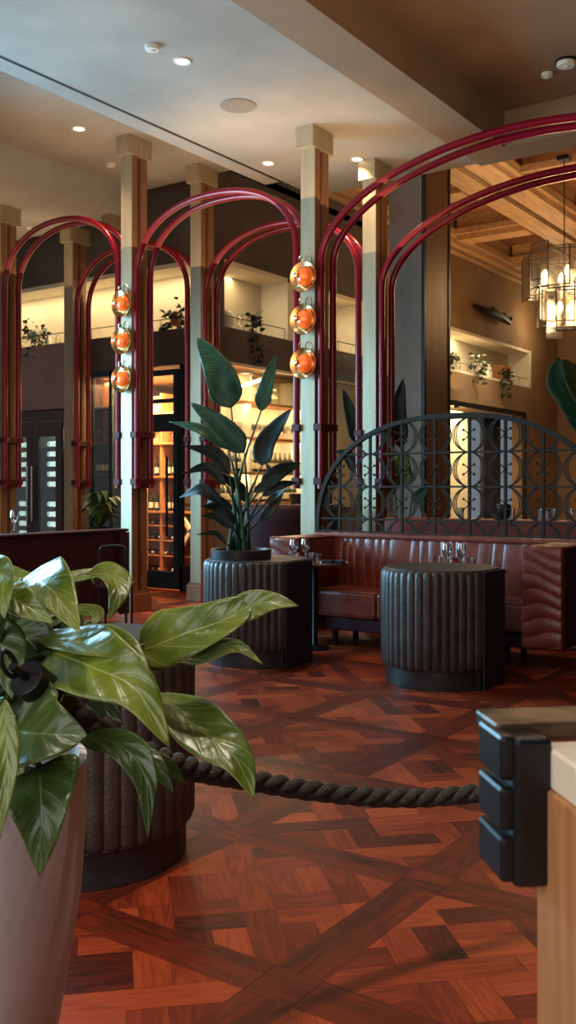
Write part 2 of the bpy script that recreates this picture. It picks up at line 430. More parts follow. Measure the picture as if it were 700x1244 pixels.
# hall walls far right
sb('wall_right', 'wallB', (U-.5,14.5,4.53,U,23.5,6.6), (U-.5,14.5,3.12,U,23.5,3.74), (U-.5,14.5,3.74,U,15.4,4.53), (U-.5,21.7,3.74,U,23.5,4.53),
   (U-.3,21.3,0,U,23.5,3.12), (U-.3,14.5,0,U,15.2,3.12))
sb('wall_niche_right', 'niche', (U-.56,15.4,3.74,U-.5,21.7,4.53))
sb('trim_8', 'nicheW', (U-.5,15.4,4.5,U+.01,21.7,4.56), (U-.5,21.55,3.74,U+.01,21.7,4.5), (U-.5,15.4,3.7,U+.005,21.7,3.745))
sb('wall_far', 'wallB', (-8.8,23.5,0,6,23.7,6.6))
sb('trim_9', 'blackm', (U-.02,15.2,3.02,U+.05,21.3,3.12), (U-.02,21.2,0,U+.05,21.3,3.02), (U-.02,17.6,2.98,U+.04,17.7,3.02))
sb('wall_beyond_opening', 'cream', (-10.6,14.6,0,-10.5,23,3.2), (-10.5,14.6,3.12,U-.3,23,3.2))
for k, (v0, v1, m) in enumerate(((15.6,17.0,'wallB'), (17.1,17.5,'cream'), (18.0,19.3,'cream'), (20.0,20.95,'navy'))):
    o = MB().box(-8.75,v0,.05,-8.66,v1,3.0).build('sliding_panel', m, loc=(-8.7,(v0+v1)/2,.05), bevel=.006)
    tag(o, ['brown sliding panel nearest the big pillar in the opening','narrow cream panel beside the brown one in the opening','wide pale cream panel in the middle of the lit opening','dark navy panel at the far end of the lit opening'][k], 'panel')

# unseen wall with an assumed window, left of the photographer
sb('wall_assumed_window', 'wallB', (-10.2,-3,0,-9.9,3.2,5.05), (-10.2,6.6,0,-9.9,6.9,5.05), (-10.2,3.2,0,-9.9,6.6,.7), (-10.2,3.2,4.7,-9.9,6.6,5.05))
sb('assumed_window', 'blackm', (-10.1,3.2,.7,-10.0,3.3,4.7), (-10.1,6.5,.7,-10.0,6.6,4.7), (-10.1,3.3,.7,-10.0,6.5,.8), (-10.1,3.3,4.6,-10.0,6.5,4.7), (-10.08,4.85,.8,-10.02,4.95,4.6))  # assumed window, unseen, built around the added cool light
sb('wall_behind', 'wallD', (-9.9,-3.2,0,6,-3,5.4)); sb('wall_street_side', 'wallD', (6,-3.2,0,6.2,23.7,6.6))

# ------------------------------------------------------------------ columns
def column(u, v, top, label, t=None):
    t = thing('column', label, 'column', (u,v,0), 'champagne columns carrying the crimson arches')
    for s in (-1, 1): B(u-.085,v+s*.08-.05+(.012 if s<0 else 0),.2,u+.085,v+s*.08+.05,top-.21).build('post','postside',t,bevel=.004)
    B(u-.085,v-.13,.2,u+.085,v-.118,top-.21).build('face_strip','post',t,bevel=.003)
    MB().tube([(u+.03,v,.2),(u+.03,v,top-.22)],.018,8).build('conduit','postw',t,smooth=True)
    B(u-.105,v-.19,top-.22,u+.105,v+.19,top).build('cap','post',t,bevel=.004)
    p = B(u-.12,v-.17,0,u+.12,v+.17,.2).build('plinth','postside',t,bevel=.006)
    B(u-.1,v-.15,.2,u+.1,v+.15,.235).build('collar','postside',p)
    return t
CU = [-10.23,-7.92,-5.41,-1.0]
column(CU[0],8.26,5.05,'champagne column cut by the left edge of the photo, front row')
column(CU[1],8.26,5.47,'champagne column with three amber lamps, behind the dark banquette back')
column(CU[2],8.26,5.05,'champagne column with three amber lamps, at the left end of the iron screen')
column(CU[3],8.26,4.95,'champagne column beyond the right edge, end of the wide arch, front row')
column(CU[0],9.49,5.05,'champagne column right beside the tall wine cooler, back row')
column(CU[1],9.49,5.47,'champagne column beside the open teal wine room door, back row')
column(CU[2],9.49,5.05,'champagne column just left of the big grey pillar, back row')
column(CU[3],9.49,4.95,'champagne column beyond the right edge, end of the wide arch, back row')

t = thing('pillar','broad pillar with grey front and brown side behind the iron screen','pillar',(-5.4,10.5,0))
B(-5.62,10.2,0,-5.19,10.87,6.45).build('core','pillG',t,bevel=.004)
B(-5.19,10.24,0,-5.16,10.85,6.45).build('side_cladding','pillB',t,bevel=.003)
B(-5.175,10.19,0,-5.15,10.24,6.45).build('corner_bead','blackm',t)
B(-5.175,10.85,0,-5.15,10.89,6.45).build('corner_bead','blackm',t)

# ------------------------------------------------------------------ arches
def arch(ua, ub, v, spring, rise, n, label):
    c = (ua+ub)/2; hw = (ub-ua)/2
    t = thing('arch', label, 'arch', (c,v,1.42), 'crimson double tube arches')
    for s in (-1, 1):
        y = v+s*.11; pts = [(ua,y,1.42),(ua,y,2.2),(ua,y,3.0)]
        K = 56
        for i in range(K+1):
            a = PI*i/K; cx = -math.cos(a); sx = math.sin(a)
            pts.append((c+hw*math.copysign(abs(cx)**(2/n),cx), y, spring+rise*max(0,sx)**(2/n)))
        pts += [(ub,y,3.0),(ub,y,2.2),(ub,y,1.42)]
        o = MB().tube(pts,.036,12).build('tube','red',t,smooth=True)
        for uu in (ua, ub):
            MB().lathe([(.041,0),(.041,.05)],(uu,y,1.42),12).build('sleeve','red',o,smooth=True); MB().lathe([(.041,0),(.041,.03)],(uu,y,2.7),12).build('sleeve','red',o,smooth=True)
    for uu, s in ((ua,-1),(ub,1)):
        for z in (1.46, 2.0):
            B(uu+s*.066,v-.16,z,uu-s*.03,v+.16,z+.07).build('bracket','redb',t,bevel=.004)
    return t
g = .15
for v, nm in ((8.26,'front'),(9.49,'back')):
    lo = 0 if v < 9 else .05
    arch(CU[0]+g, CU[1]-g, v, 3.95-lo, .74, 2.2, 'crimson arch left of the %s column of the middle pair, above the wine cooler' % nm)
    arch(CU[1]+g, CU[2]-g, v, 3.83-lo, .77, 2.25, 'crimson arch between the two lamp columns, %s row of tubes' % nm)
    arch(CU[2]+g, CU[3]-g, v, 3.68-lo, .92, 2.0, 'wide crimson arch running off the right edge, %s row of tubes' % nm)

# ------------------------------------------------------------------ lamps on columns
def lamp(u, z, label):
    v = 8.26-.13; t = thing('wall_lamp', label, 'lamp', (u,v,z), 'amber dish lamps on the columns')
    y = v-.015
    MB().lathe([(.03,0),(.07,-.012),(.12,-.035),(.15,-.062),(.157,-.068),(.153,-.074),(.118,-.05),(.095,-.045),(.0,-.04)],(u,y,z),32,'y').build('dish','brass',t,smooth=True)
    d = MB().lathe([(.098,-.045),(.098,-.06),(.09,-.085),(.07,-.11),(.04,-.127),(0,-.132)],(u+.012,y,z),28,'y').build('glass_dome','amberg',t,smooth=True)
    MB().tube([(u+.012+.1*math.cos(a),y-.055,z+.1*math.sin(a)) for a in [2*PI*i/28 for i in range(28)]],.006,6,closed=True).build('retaining_ring','brass',d,smooth=True)
    MB().lathe([(0,-.165),(.022,-.16),(.032,-.145),(.03,-.13),(.02,-.12)],(u-.035,y,z+.005),16,'y').build('bulb_cap','silver',t,smooth=True)
    for s in (-1, 1):
        MB().tube(catmull([(u+s*.015,y-.03,z+.13),(u+s*.02,y-.05,z+.19),(u+s*.05,y-.04,z+.215),(u+s*.075,y-.03,z+.19),(u+s*.075,y-.03,z+.13)],14),.005,6).build('wire_loop','brass',t,smooth=True)
    B(u-.03,v-.02,z-.03,u+.03,v,z+.03).build('mount','brass',t)
    MB().lathe([(.005,-.08),(.009,-.086),(0,-.09)],(u-.05,y,z-.09),8,'y').build('screw','brass',t)
    L = bpy.data.lights.new('lamp_glow','POINT'); L.energy = 1.6; L.color = (1,.4,.15); L.shadow_soft_size = .08
    lo = bpy.data.objects.new('lamp_glow', L); C.objects.link(lo); lo.location = (u, v-.3, z)
for u, nm in ((CU[1],'left lamp column'),(CU[2],'column beside the iron screen')):
    for z, w in ((3.535,'top'),(3.11,'middle'),(2.67,'bottom')): lamp(u, z, '%s brass dish lamp with amber dome on the %s' % (w, nm))

# ------------------------------------------------------------------ ribbed planters / service drums
def drum(X, Z, th0, d, label, ribs=44, Rr=.455, top=.84):
    c = cam2w(X, Z); t = thing('planter', label, 'planter', c, 'ribbed leather drums')
    half = math.acos(d/Rr)
    def rad(a, rib=True, k=1.0):
        da = (a-th0+PI) % (2*PI)-PI
        if abs(da) < half: return d/math.cos(da)*k
        b = .014*(abs(math.sin(ribs*a/2))**.6) if rib else .0
        return (Rr-.014+b)*k
    rows = [(.135,.955),(.14,.975),(.16,.995),(.3,1),(.5,1),(.7,1),(.79,.998),(.82,.985),(.835,.96),(top,.93),(top+.002,.86)]
    def fn(i, j):
        a = 2*PI*i; r = rows[min(int(j*(len(rows)-1)+.5), len(rows)-1)]
        q = rad(a, True, r[1]); return (c.x+q*math.cos(a), c.y+q*math.sin(a), r[0])
    MB().grid(fn, ribs*8, len(rows)-1, uv=False).build('ribbed_leather', 'leathP', t, smooth=True)
    def disc(z0, z1, k, rr=Rr):
        mb = MB(); n = 72; base = 0
        for z in (z0, z1):
            for i in range(n):
                a = 2*PI*i/n; q = rad(a, False, k); mb.v.append((c.x+q*math.cos(a), c.y+q*math.sin(a), z))
        for i in range(n): mb.f.append((i,(i+1)%n,n+(i+1)%n,n+i))
        mb.f.append(tuple(range(n))[::-1]); mb.f.append(tuple(range(n,2*n))); return mb
    disc(0,.137,.95).build('plinth','plinth',t,bevel=.004)
    disc(top-.03,top+.006,.95).build('top_panel','sidep',t,bevel=.003)
    h = math.sin(half)*Rr-.01; e = Vector((math.cos(th0), math.sin(th0),0)); f = Vector((-e.y,e.x,0))
    MB().obox(c+e*(d+.004)+Vector((0,0,.42)), e*.008, f*h, Vector((0,0,.42))).build('side_panel','sidep',t,bevel=.002)
    MB().tube([(c.x+(rad(a,False,.985))*math.cos(a), c.y+rad(a,False,.985)*math.sin(a), .14) for a in [2*PI*i/90 for i in range(90)]],.0045,6,closed=True).build('piping','plinth',t,smooth=True)
    return t, c
drum(-.826, 3.87, math.radians(155), .33, 'charcoal ribbed leather drum behind the big green leaves, nearest of three')
d1, c1 = drum(-.25, 8.1, 0, .41, 'charcoal ribbed leather drum holding the tall paradise plant')
d2, c2 = drum(1.148, 7.25, 0, .41, 'charcoal ribbed leather drum in front of the red booth, no plant on it')

# leaf maker
def leaf(mb, spine, hw, nref, prof='lance', fold=.25, wave=.1, n=18, m=6, twist=0, seed=0):
    sp = catmull(spine, n); nref = Vector(nref).normalized(); rnd = random.Random(seed*77+5); ph = rnd.uniform(0, 6)
    def w(t):
        if prof == 'lance': return (math.sin(PI*min(1,t**.72))**1.0) if 0 < t < 1 else 0.0
        if prof == 'heart': return min(1, (t*7)**.5)*((1-t)**.85)*1.32 if t < 1 else 0
        if prof == 'paddle': return min(1,(t*5)**.6)*(1-t**2.6)**.8
        return hw
    base = len(mb.v)
    for i, p in enumerate(sp):
        t = i/n
        T = (sp[min(i+1,n)]-sp[max(i-1,0)]).normalized()
        side = T.cross(nref)
        if side.length < .05: side = T.cross(Vector((.3,.2,1)))
        side.normalize(); nn = side.cross(T).normalized()
        if twist:
            side = Matrix.Rotation(twist*t, 3, T) @ side; nn = side.cross(T)
        ww = hw*max(w(t), .012)
        for j in range(m+1):
            x = j/m*2-1
            q = p + side*x*ww + nn*(abs(x)**1.4*fold*ww*1.0 + wave*ww*math.sin(t*9+ph+(x>0)*1.5)*abs(x)**2)
            mb.v.append(tuple(q)); mb.uv[len(mb.v)-1] = (j/m, t)
    for i in range(n):
        for j in range(m):
            a = base+i*(m+1)+j; mb.f.append((a,a+1,a+m+2,a+m+1))
    return mb
TOC = cam2w(0,-1)   # towards the photographer
def Z3(lst, Z):
    return [P(p[0],p[1],(p[2] if len(p) > 2 else Z)) for p in lst]

# tall paradise plant
pt = thing('paradise_plant','tall green bird of paradise plant standing on a ribbed leather drum','plant',(c1.x,c1.y,.845))
pc = cam2w(-.39,8.1)
pot = MB().lathe([(.235,0),(.25,.004),(.255,.075),(.245,.08),(.235,.075),(.232,.05),(0,.05)],(pc.x,pc.y,.845),40).build('pot','plinth',pt,smooth=True)
MB().lathe([(.23,.0),(.15,.012),(0,.016)],(pc.x,pc.y,.895),24).build('soil','soil',pot,smooth=True)
LV = [ # spine, half width px, material, profile, depth
 ([(281,496),(268,455),(238,407)],24,'leafB','paddle',8.0), ([(317,500),(324,468),(336,431)],12,'leafB','paddle',8.15),
 ([(297,550),(272,520),(230,488)],17,'leafB','paddle',7.95), ([(278,546),(245,522),(203,511)],9,'leafB','lance',7.9),
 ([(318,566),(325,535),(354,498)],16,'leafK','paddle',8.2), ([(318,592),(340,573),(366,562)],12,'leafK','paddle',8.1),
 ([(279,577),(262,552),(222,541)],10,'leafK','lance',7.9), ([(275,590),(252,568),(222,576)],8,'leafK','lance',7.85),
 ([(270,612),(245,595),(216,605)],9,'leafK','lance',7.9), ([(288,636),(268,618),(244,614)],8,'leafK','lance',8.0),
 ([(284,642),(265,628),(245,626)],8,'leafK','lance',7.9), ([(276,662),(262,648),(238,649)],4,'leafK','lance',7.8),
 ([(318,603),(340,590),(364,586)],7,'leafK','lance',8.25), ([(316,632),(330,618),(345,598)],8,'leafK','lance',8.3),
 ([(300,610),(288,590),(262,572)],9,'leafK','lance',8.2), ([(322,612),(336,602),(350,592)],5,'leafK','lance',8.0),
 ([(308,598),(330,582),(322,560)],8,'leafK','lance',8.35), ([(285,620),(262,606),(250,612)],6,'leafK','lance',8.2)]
for i, (sp, hw, m, pr, Z) in enumerate(LV):
    nr = TOC + Vector((R.uniform(-.3,.3), R.uniform(-.3,.3), R.uniform(-.1,.45)))
    mb = MB(); pts = Z3(sp, Z); pts[-1] += TOC*R.uniform(-.15,.2)
    leaf(mb, pts, hw*.88/F*Z, nr, pr, .22, .14, seed=i)
    lf = mb.build('leaf', m, pt, smooth=True, solid=.002)
    b = Vector((pc.x+R.uniform(-.09,.09), pc.y+R.uniform(-.09,.09), .9)); mid = b.lerp(pts[0], .55); mid.x = (mid.x*2+b.x)/3; mid.y = (mid.y*2+b.y)/3
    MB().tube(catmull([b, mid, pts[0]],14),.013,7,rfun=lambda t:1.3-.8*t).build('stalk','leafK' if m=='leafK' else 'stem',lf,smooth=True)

# ------------------------------------------------------------------ foreground pot and plant
pp = cam2w(-.74, 2.0)
pt2 = thing('concrete_pot','tall pale concrete pot at the lower left corner','pot',(pp.x,pp.y,0))
prof = [(.16,0),(.19,.05),(.235,.2),(.265,.34),(.292,.5),(.308,.6),(.318,.74),(.32,.88),(.305,.885),(.295,.86),(.29,.8)]
MB().lathe(prof,(pp.x,pp.y,0),56).build('shell','conc',pt2,smooth=True)
MB().lathe([(.295,.8),(.15,.815),(0,.82)],(pp.x,pp.y,0),32).build('soil','soil',pt2,smooth=True)
fp = thing('leafy_plant','large lime green broad leaved plant spilling out of the concrete pot','plant',(pp.x,pp.y,.82))
UP = Vector((0,0,1))
FL = [ # spine px (with optional depth), half width px, profile, normal (toward camera, up, right), material
 ([(28,704,2.05),(62,716,1.9),(97,769,1.78)],38,'heart',(1,.9,0),'leafF',.3),
 ([(14,716,1.95),(66,706,2.1),(116,698,2.15),(130,700,2.15)],13,'lance',(1,1.2,0),'leafF',.2),
 ([(108,697,2.15),(132,699,2.1),(143,718,2.05),(132,753,2.0)],20,'lance',(1,.3,.5),'leafF',.25),
 ([(-30,690,1.95),(2,698,1.85),(4,722,1.8),(6,752,1.78)],20,'lance',(1,.4,-.4),'leafF',.3),
 ([(6,722,1.85),(30,735,1.82),(66,758,1.8)],17,'lance',(1,.8,-.3),'leafF',.25),
 ([(40,772,2.1),(100,780,1.95),(150,786,1.85),(182,814,1.8)],22,'lance',(1,.8,0),'leafF',.2),
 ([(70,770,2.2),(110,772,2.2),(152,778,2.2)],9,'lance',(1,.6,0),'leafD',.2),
 ([(62,792,2.0),(115,812,1.85),(165,838,1.78),(206,907,1.74)],46,'heart',(1,.7,0),'leafF',.22),
 ([(168,792,2.0),(222,771,1.95),(270,754,1.95),(298,738,1.95),(302,735,1.95)],33,'heart',(1,.7,.1),'leafF',.25),
 ([(268,758,1.95),(300,738,1.95),(330,731,1.93),(363,736,1.92)],17,'lance',(1,.5,0),'leafF',.15),
 ([(176,784,2.0),(235,800,1.97),(285,785,1.95),(320,807,1.93)],12,'lance',(1,.9,0),'leafF',.2),
 ([(192,842,2.05),(235,880,1.95),(285,920,1.88),(309,972,1.84)],31,'lance',(1,.7,.3),'leafF',.22),
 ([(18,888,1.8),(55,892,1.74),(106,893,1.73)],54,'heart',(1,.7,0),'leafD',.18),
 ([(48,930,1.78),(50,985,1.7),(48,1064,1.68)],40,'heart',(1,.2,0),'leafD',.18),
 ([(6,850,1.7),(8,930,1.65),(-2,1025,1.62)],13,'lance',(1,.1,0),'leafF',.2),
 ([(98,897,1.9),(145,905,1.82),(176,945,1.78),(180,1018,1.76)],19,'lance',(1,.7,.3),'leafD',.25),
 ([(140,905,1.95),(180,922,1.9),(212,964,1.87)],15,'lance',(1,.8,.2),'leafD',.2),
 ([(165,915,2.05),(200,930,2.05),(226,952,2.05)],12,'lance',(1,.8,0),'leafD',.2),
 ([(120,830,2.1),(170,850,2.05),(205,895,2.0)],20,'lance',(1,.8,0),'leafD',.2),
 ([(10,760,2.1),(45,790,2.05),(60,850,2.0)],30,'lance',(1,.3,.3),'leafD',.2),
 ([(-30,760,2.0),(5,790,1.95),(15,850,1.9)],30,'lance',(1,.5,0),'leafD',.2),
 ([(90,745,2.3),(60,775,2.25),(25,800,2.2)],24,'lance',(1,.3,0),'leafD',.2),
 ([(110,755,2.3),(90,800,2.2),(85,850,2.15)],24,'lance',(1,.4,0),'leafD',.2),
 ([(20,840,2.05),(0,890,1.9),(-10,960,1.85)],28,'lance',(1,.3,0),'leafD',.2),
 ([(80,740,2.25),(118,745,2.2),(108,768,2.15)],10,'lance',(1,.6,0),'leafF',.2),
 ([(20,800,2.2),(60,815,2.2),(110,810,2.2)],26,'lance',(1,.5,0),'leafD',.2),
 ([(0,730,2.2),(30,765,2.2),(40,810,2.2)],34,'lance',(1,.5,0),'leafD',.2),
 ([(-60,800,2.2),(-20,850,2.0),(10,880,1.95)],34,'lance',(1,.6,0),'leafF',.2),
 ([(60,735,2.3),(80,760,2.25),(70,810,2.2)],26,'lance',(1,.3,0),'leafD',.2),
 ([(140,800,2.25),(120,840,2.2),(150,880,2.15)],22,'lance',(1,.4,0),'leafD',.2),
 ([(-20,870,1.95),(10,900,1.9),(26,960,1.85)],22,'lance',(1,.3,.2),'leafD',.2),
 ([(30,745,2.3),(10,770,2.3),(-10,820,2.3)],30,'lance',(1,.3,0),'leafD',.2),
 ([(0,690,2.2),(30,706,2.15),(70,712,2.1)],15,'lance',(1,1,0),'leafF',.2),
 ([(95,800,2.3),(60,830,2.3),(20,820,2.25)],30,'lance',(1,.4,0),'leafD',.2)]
right = cam2w(1,0)
for i, (sp, hw, pr, nr, m, fo) in enumerate(FL):
    pts = Z3(sp, 2.0); zz = (pts[0]-Vector((0,0,HC))).length
    nv = TOC*nr[0] + UP*nr[1] + right*nr[2]
    cosf = 1.0
    o = leaf(MB(), pts, hw/F*1.95*1.05, nv, pr, fo, .19, n=26, m=10, seed=i).build('leaf', m, fp, smooth=True, solid=.0016)
    b = Vector((pp.x+R.uniform(-.12,.12), pp.y+R.uniform(-.12,.12), .83))
    mid = b.lerp(pts[0], .5)+Vector((0,0,.07))
    if i != 9: MB().tube(catmull([b, mid, pts[0]],12),.006,7).build('stalk','stem',o,smooth=True)

# ------------------------------------------------------------------ rope
rp = [(48,836,1.84),(100,876,1.95),(150,904,2.08),(200,924,2.22),(240,936,2.35),(300,947,2.53),(350,956,2.63),(400,963,2.72),(450,968,2.8),(500,969.5,2.88),(545,967,2.94),(590,962,3.0),(640,950,3.06),(700,928,3.12),(760,895,3.16)]
path = catmull(Z3(rp,0), 170)
rt = thing('barrier_rope','thick charcoal twisted rope sagging across the parquet','rope',path[0])
mbs = []
for k in range(3):
    pts = []
    up = Vector((0,0,1)); s = 0
    for i, p in enumerate(path):
        T = (path[min(i+1,170)]-path[max(i-1,0)]).normalized(); a = T.cross(up).normalized(); b = a.cross(T)
        if i: s += (path[i]-path[i-1]).length
        an = s/.19*2*PI + k*2*PI/3
        pts.append(p + (a*math.cos(an)+b*math.sin(an))*.014)
    MB().tube(pts,.0155,10).build('strand','rope',rt,smooth=True)
e0 = path[0]; dr = (path[0]-path[4]).normalized()
ec = MB().tube([e0-dr*.03, e0+dr*.0, e0+dr*.045],.036,24).build('end_cap','blackm',rt,smooth=True,bevel=.003)
MB().tube([e0-dr*.031, e0-dr*.026],.0375,24).build('rim','silver',ec,smooth=True)
MB().tube([e0+dr*.04, e0+dr*.09],.009,10).build('swivel','blackm',ec,smooth=True)
MB().tube([e0+dr*.10+dr*.025*math.cos(a)+Vector((0,0,.02*math.sin(a))) for a in [2*PI*i/20 for i in range(20)]],.005,8,closed=True).build('hook','blackm',rt,smooth=True)
e1 = path[-1]
sp_ = Vector((e1.x,e1.y,0)); 
st = thing('rope_post','black rope post hidden behind the wooden stand','post',sp_)
MB().lathe([(.15,0),(.15,.012),(.03,.03),(.022,.05),(.022,.7),(.03,.71),(0,.73)],sp_,24).build('pole','blackm',st,smooth=True)

# ------------------------------------------------------------------ host stand at the right
ang = math.radians(7.6)
fx = Vector((CO,S,0)); fy = Vector((-S,CO,0))           # camera right / forward
e_x = fx*math.cos(ang)+fy*math.sin(ang); e_y = -fx*math.sin(ang)+fy*math.cos(ang)
def HS(x, y, z): return cam2w(.2555,1.0,0) + e_x*x + e_y*y + Vector((0,0,z))
hs = thing('host_stand','oak host stand with a cream stone top at the right edge','stand',HS(.3,-.22,0))
def hb(x0,x1,y0,y1,z0,z1): return MB().obox(HS((x0+x1)/2,(y0+y1)/2,(z0+z1)/2), e_x*(x1-x0)/2, e_y*(y1-y0)/2, Vector((0,0,(z1-z0)/2)))
hb(0,.6,-.45,0,.05,1.146).build('cabinet','woodS',hs,bevel=.003)
hb(.03,.57,-.42,-.03,0,.05).build('toe_kick','blackm',hs)
hb(.004,.62,-.47,.0,1.146,1.186).build('countertop','stone',hs,bevel=.003)
br = thing('metal_bracket','chunky black metal bracket with three stacked steps clamped to the host stand','bracket',HS(-.01,0,1.045))
hb(-.034,.006,-.03,.05,1.048,1.198).build('body','blackm',br,bevel=.006)
for z0, z1 in ((1.052,1.098),(1.104,1.148),(1.154,1.2)):
    hb(-.046,-.03,-.024,.05,z0,z1).build('step','blackm',br,bevel=.005)
hb(-.04,.34,.006,.075,1.186,1.205).build('top_bar','bronze',br,bevel=.004)

# ------------------------------------------------------------------ red booth
def booth():
    t = thing('booth','oxblood leather booth with pleated back under the iron screen','booth',(-3.9,7.7,0))
    u0, u1 = -5.2, -2.55
    rnd = random.Random(4)
    ks = [rnd.uniform(.8,1.2) for _ in range(60)]
    def pleat(x, z):
        p = x*30; return .012*abs(math.sin(p+1.3*math.sin(x*7+z*1.5)+.8*math.sin(x*17)))**.6 + .006*math.sin(x*9+z*3)
    mb = MB()
    def fn(i, j):
        x = u0 + (u1-u0)*i; z = .48+.52*j
        edge = max(0,(j-.9)/.1)
        bulge = .02*math.sin(PI*min(j/.9,1))
        return (x, 7.93-bulge-pleat(x,z)*(1-.6*edge)+.06*edge**2, z-(.015*edge**2))
    mb.grid(fn, 420, 14, uv=False); mb.build('back_cushion','maroon',t,smooth=True,solid=.01)
    B(u0-.05,7.96,.15,u1+.05,8.13,.985).build('back_shell','maroonD',t,bevel=.02)
    B(u0,7.9,.95,u1,8.12,1.0).build('top_roll','maroon',t,bevel=.02)
    n = 3
    for k in range(n):
        a = u0+.3+(u1-u0-.6)*k/n; b = u0+.3+(u1-u0-.6)*(k+1)/n
        c_ = B(a+.003,7.4,.27,b-.003,7.92,.51).build('seat_cushion','maroon',t,bevel=.035)
        MB().tube([(a+.02,7.41,.5),(b-.02,7.41,.5)],.006,6).build('piping','maroon',c_,smooth=True)
    B(u0+.1,7.44,.15,u1-.1,7.94,.27).build('seat_base','maroonD',t,bevel=.015)
    for x in (u0+.5, -3.9, u1-.5): B(x-.02,7.5,0,x+.02,7.54,.15).build('leg','blackm',t)
    for x in (u0+.5, -3.9, u1-.5): B(x-.02,7.86,0,x+.02,7.9,.15).build('leg','blackm',t)
    for s, x0, x1 in ((-1,-5.27,-4.95),(1,-2.84,-2.5)):
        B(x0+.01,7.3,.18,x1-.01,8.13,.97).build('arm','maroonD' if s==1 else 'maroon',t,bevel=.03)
        def fr(i, j, x0=x0, x1=x1, s=s):
            x = x0+(x1-x0)*i; z = .18+.8*j
            q = .016*abs(math.sin(z*30+1.2*math.sin(i*4+z*5)+i*1.2))**.6*math.sin(PI*i)**.4
            e = max(0,abs(2*j-1)-.93)/.07; g2 = max(0,abs(2*i-1)-.85)/.15
            return (x, 7.295-q-.02+.03*e*e+.03*g2*g2, z)
        MB().grid(fr, 16, 130, uv=False).build('ruched_front','maroon',t,smooth=True,solid=.006)
        def tp(i, j, x0=x0, x1=x1):
            y = 7.28+.85*j
            q = .012*abs(math.sin(y*26+2*math.sin(i*3)))**.6
            return (x0+(x1-x0)*i, y, .968+q*math.sin(PI*i)**.5)
        MB().grid(tp, 10, 90, uv=False).build('ruched_top','maroon',t,smooth=True,solid=.006)
booth()

def screen():
    t = thing('iron_screen','arched dark iron lattice screen of circles standing on the booth back','screen',(-3.8,8.06,1.0))
    uc, hw, z0, rise, n = -3.8, 1.44, 1.0, 1.085, 2.35; v = 8.06
    def top(u):
        x = min(1, abs(u-uc)/hw); return z0 + rise*(1-x**n)**(1/n)
    def inside(u, z): return abs(u-uc) < hw and z < top(u)-.01 and z >= z0-.001
    pts = []
    for i in range(73):
        a = PI*i/72; cx = -math.cos(a); pts.append((uc+hw*math.copysign(abs(cx)**(2/n),cx), v, z0+rise*max(0,math.sin(a))**(2/n)))
    f = MB()
    for i, p in enumerate(pts): pass
    f.tube(pts,.03,4).build('rim','iron',t)
    B(uc-hw,v-.02,z0-.02,uc+hw,v+.02,z0+.015).build('bottom_rail','iron',t)
    cw, ch = .34, .31; cu0 = -4.986; zc0 = 1.285
    for k in range(0, 9):
        for h, r in ((0,.012),(.5,.007)):
            u = cu0+(k+h)*cw-cw*(.5 if h else 0)
            zt = top(u)
            if abs(u-uc) < hw-.02: B(u-r,v-r,z0,u+r,v+r,zt).build('vertical_bar','iron',t)
    for j in range(4):
        z = 1.13+j*ch
        xs = [uc-hw+i*.01 for i in range(int(2*hw/.01))]; xs = [x for x in xs if top(x) > z]
        if xs and z < z0+rise: B(xs[0],v-.009,z-.009,xs[-1],v+.009,z+.009).build('horizontal_bar','iron',t)
    def runs(pts):
        out = []; cur = []
        for p in pts:
            if inside(p[0], p[2]): cur.append(p)
            else:
                if len(cur) > 1: out.append(cur)
                cur = []
        if len(cur) > 1: out.append(cur)
        return out
    for k in range(-1, 9):
        for j in range(-1, 3):
            cu = cu0+k*cw; cz = zc0+j*ch
            mb = MB(); ok = False
            for rx in (.163,.146,.128):
                ring = [(cu+rx*math.cos(a), v, cz+.153*math.sin(a)) for a in [2*PI*i/36 for i in range(37)]]
                for r in runs(ring): mb.tube(r,.0055,4); ok = True
            if ok: ro = mb.build('ring','iron',t)
            if inside(cu-.06,cz-.06) and inside(cu+.06,cz+.06):
                mb = MB()
                for sx in (-1,1):
                    for sz in (-1,1):
                        mb.tube(catmull([(cu,v-.014,cz),(cu+sx*.025,v-.014,cz+sz*.03),(cu+sx*.05,v-.014,cz+sz*.042)],6),.005,5)
                        mb.lathe([(0,-.013),(.009,-.009),(.013,0),(.009,.009),(0,.013)],(cu+sx*.052,v-.014,cz+sz*.044),8)
                mb.build('scroll','iron',ro,smooth=True)
screen()

# booth behind the lattice, and rounded panel left of column
t = thing('banquette','long crimson leather banquette behind the iron screen','bench',(-3.9,9.0,0))
B(-5.0,8.95,.15,-2.2,9.12,1.12).build('back','maroon',t,bevel=.03)
B(-5.0,8.45,.15,-2.2,8.95,.46).build('seat','maroon',t,bevel=.03)
for x in (-4.8,-2.4): B(x-.03,8.6,0,x+.03,8.9,.15).build('leg','blackm',t)
def shell():
    c = cam2w(-.06, 10.9); t = thing('curved_booth','rounded brown leather booth back behind the paradise plant','bench',c)
    def fn(i, j):
        a = math.radians(215+130*i)+TH; r = .62+.05*(j**2); return (c.x+r*math.cos(a), c.y+r*math.sin(a), .2+1.05*j)
    MB().grid(fn, 30, 6, uv=False).build('back','maroonD',t,smooth=True,solid=.05)
    MB().lathe([(.5,0),(.5,.2),(.55,.21),(.55,.42),(.5,.45),(0,.45)],c,32).build('seat','maroonD',t,smooth=True)
shell()

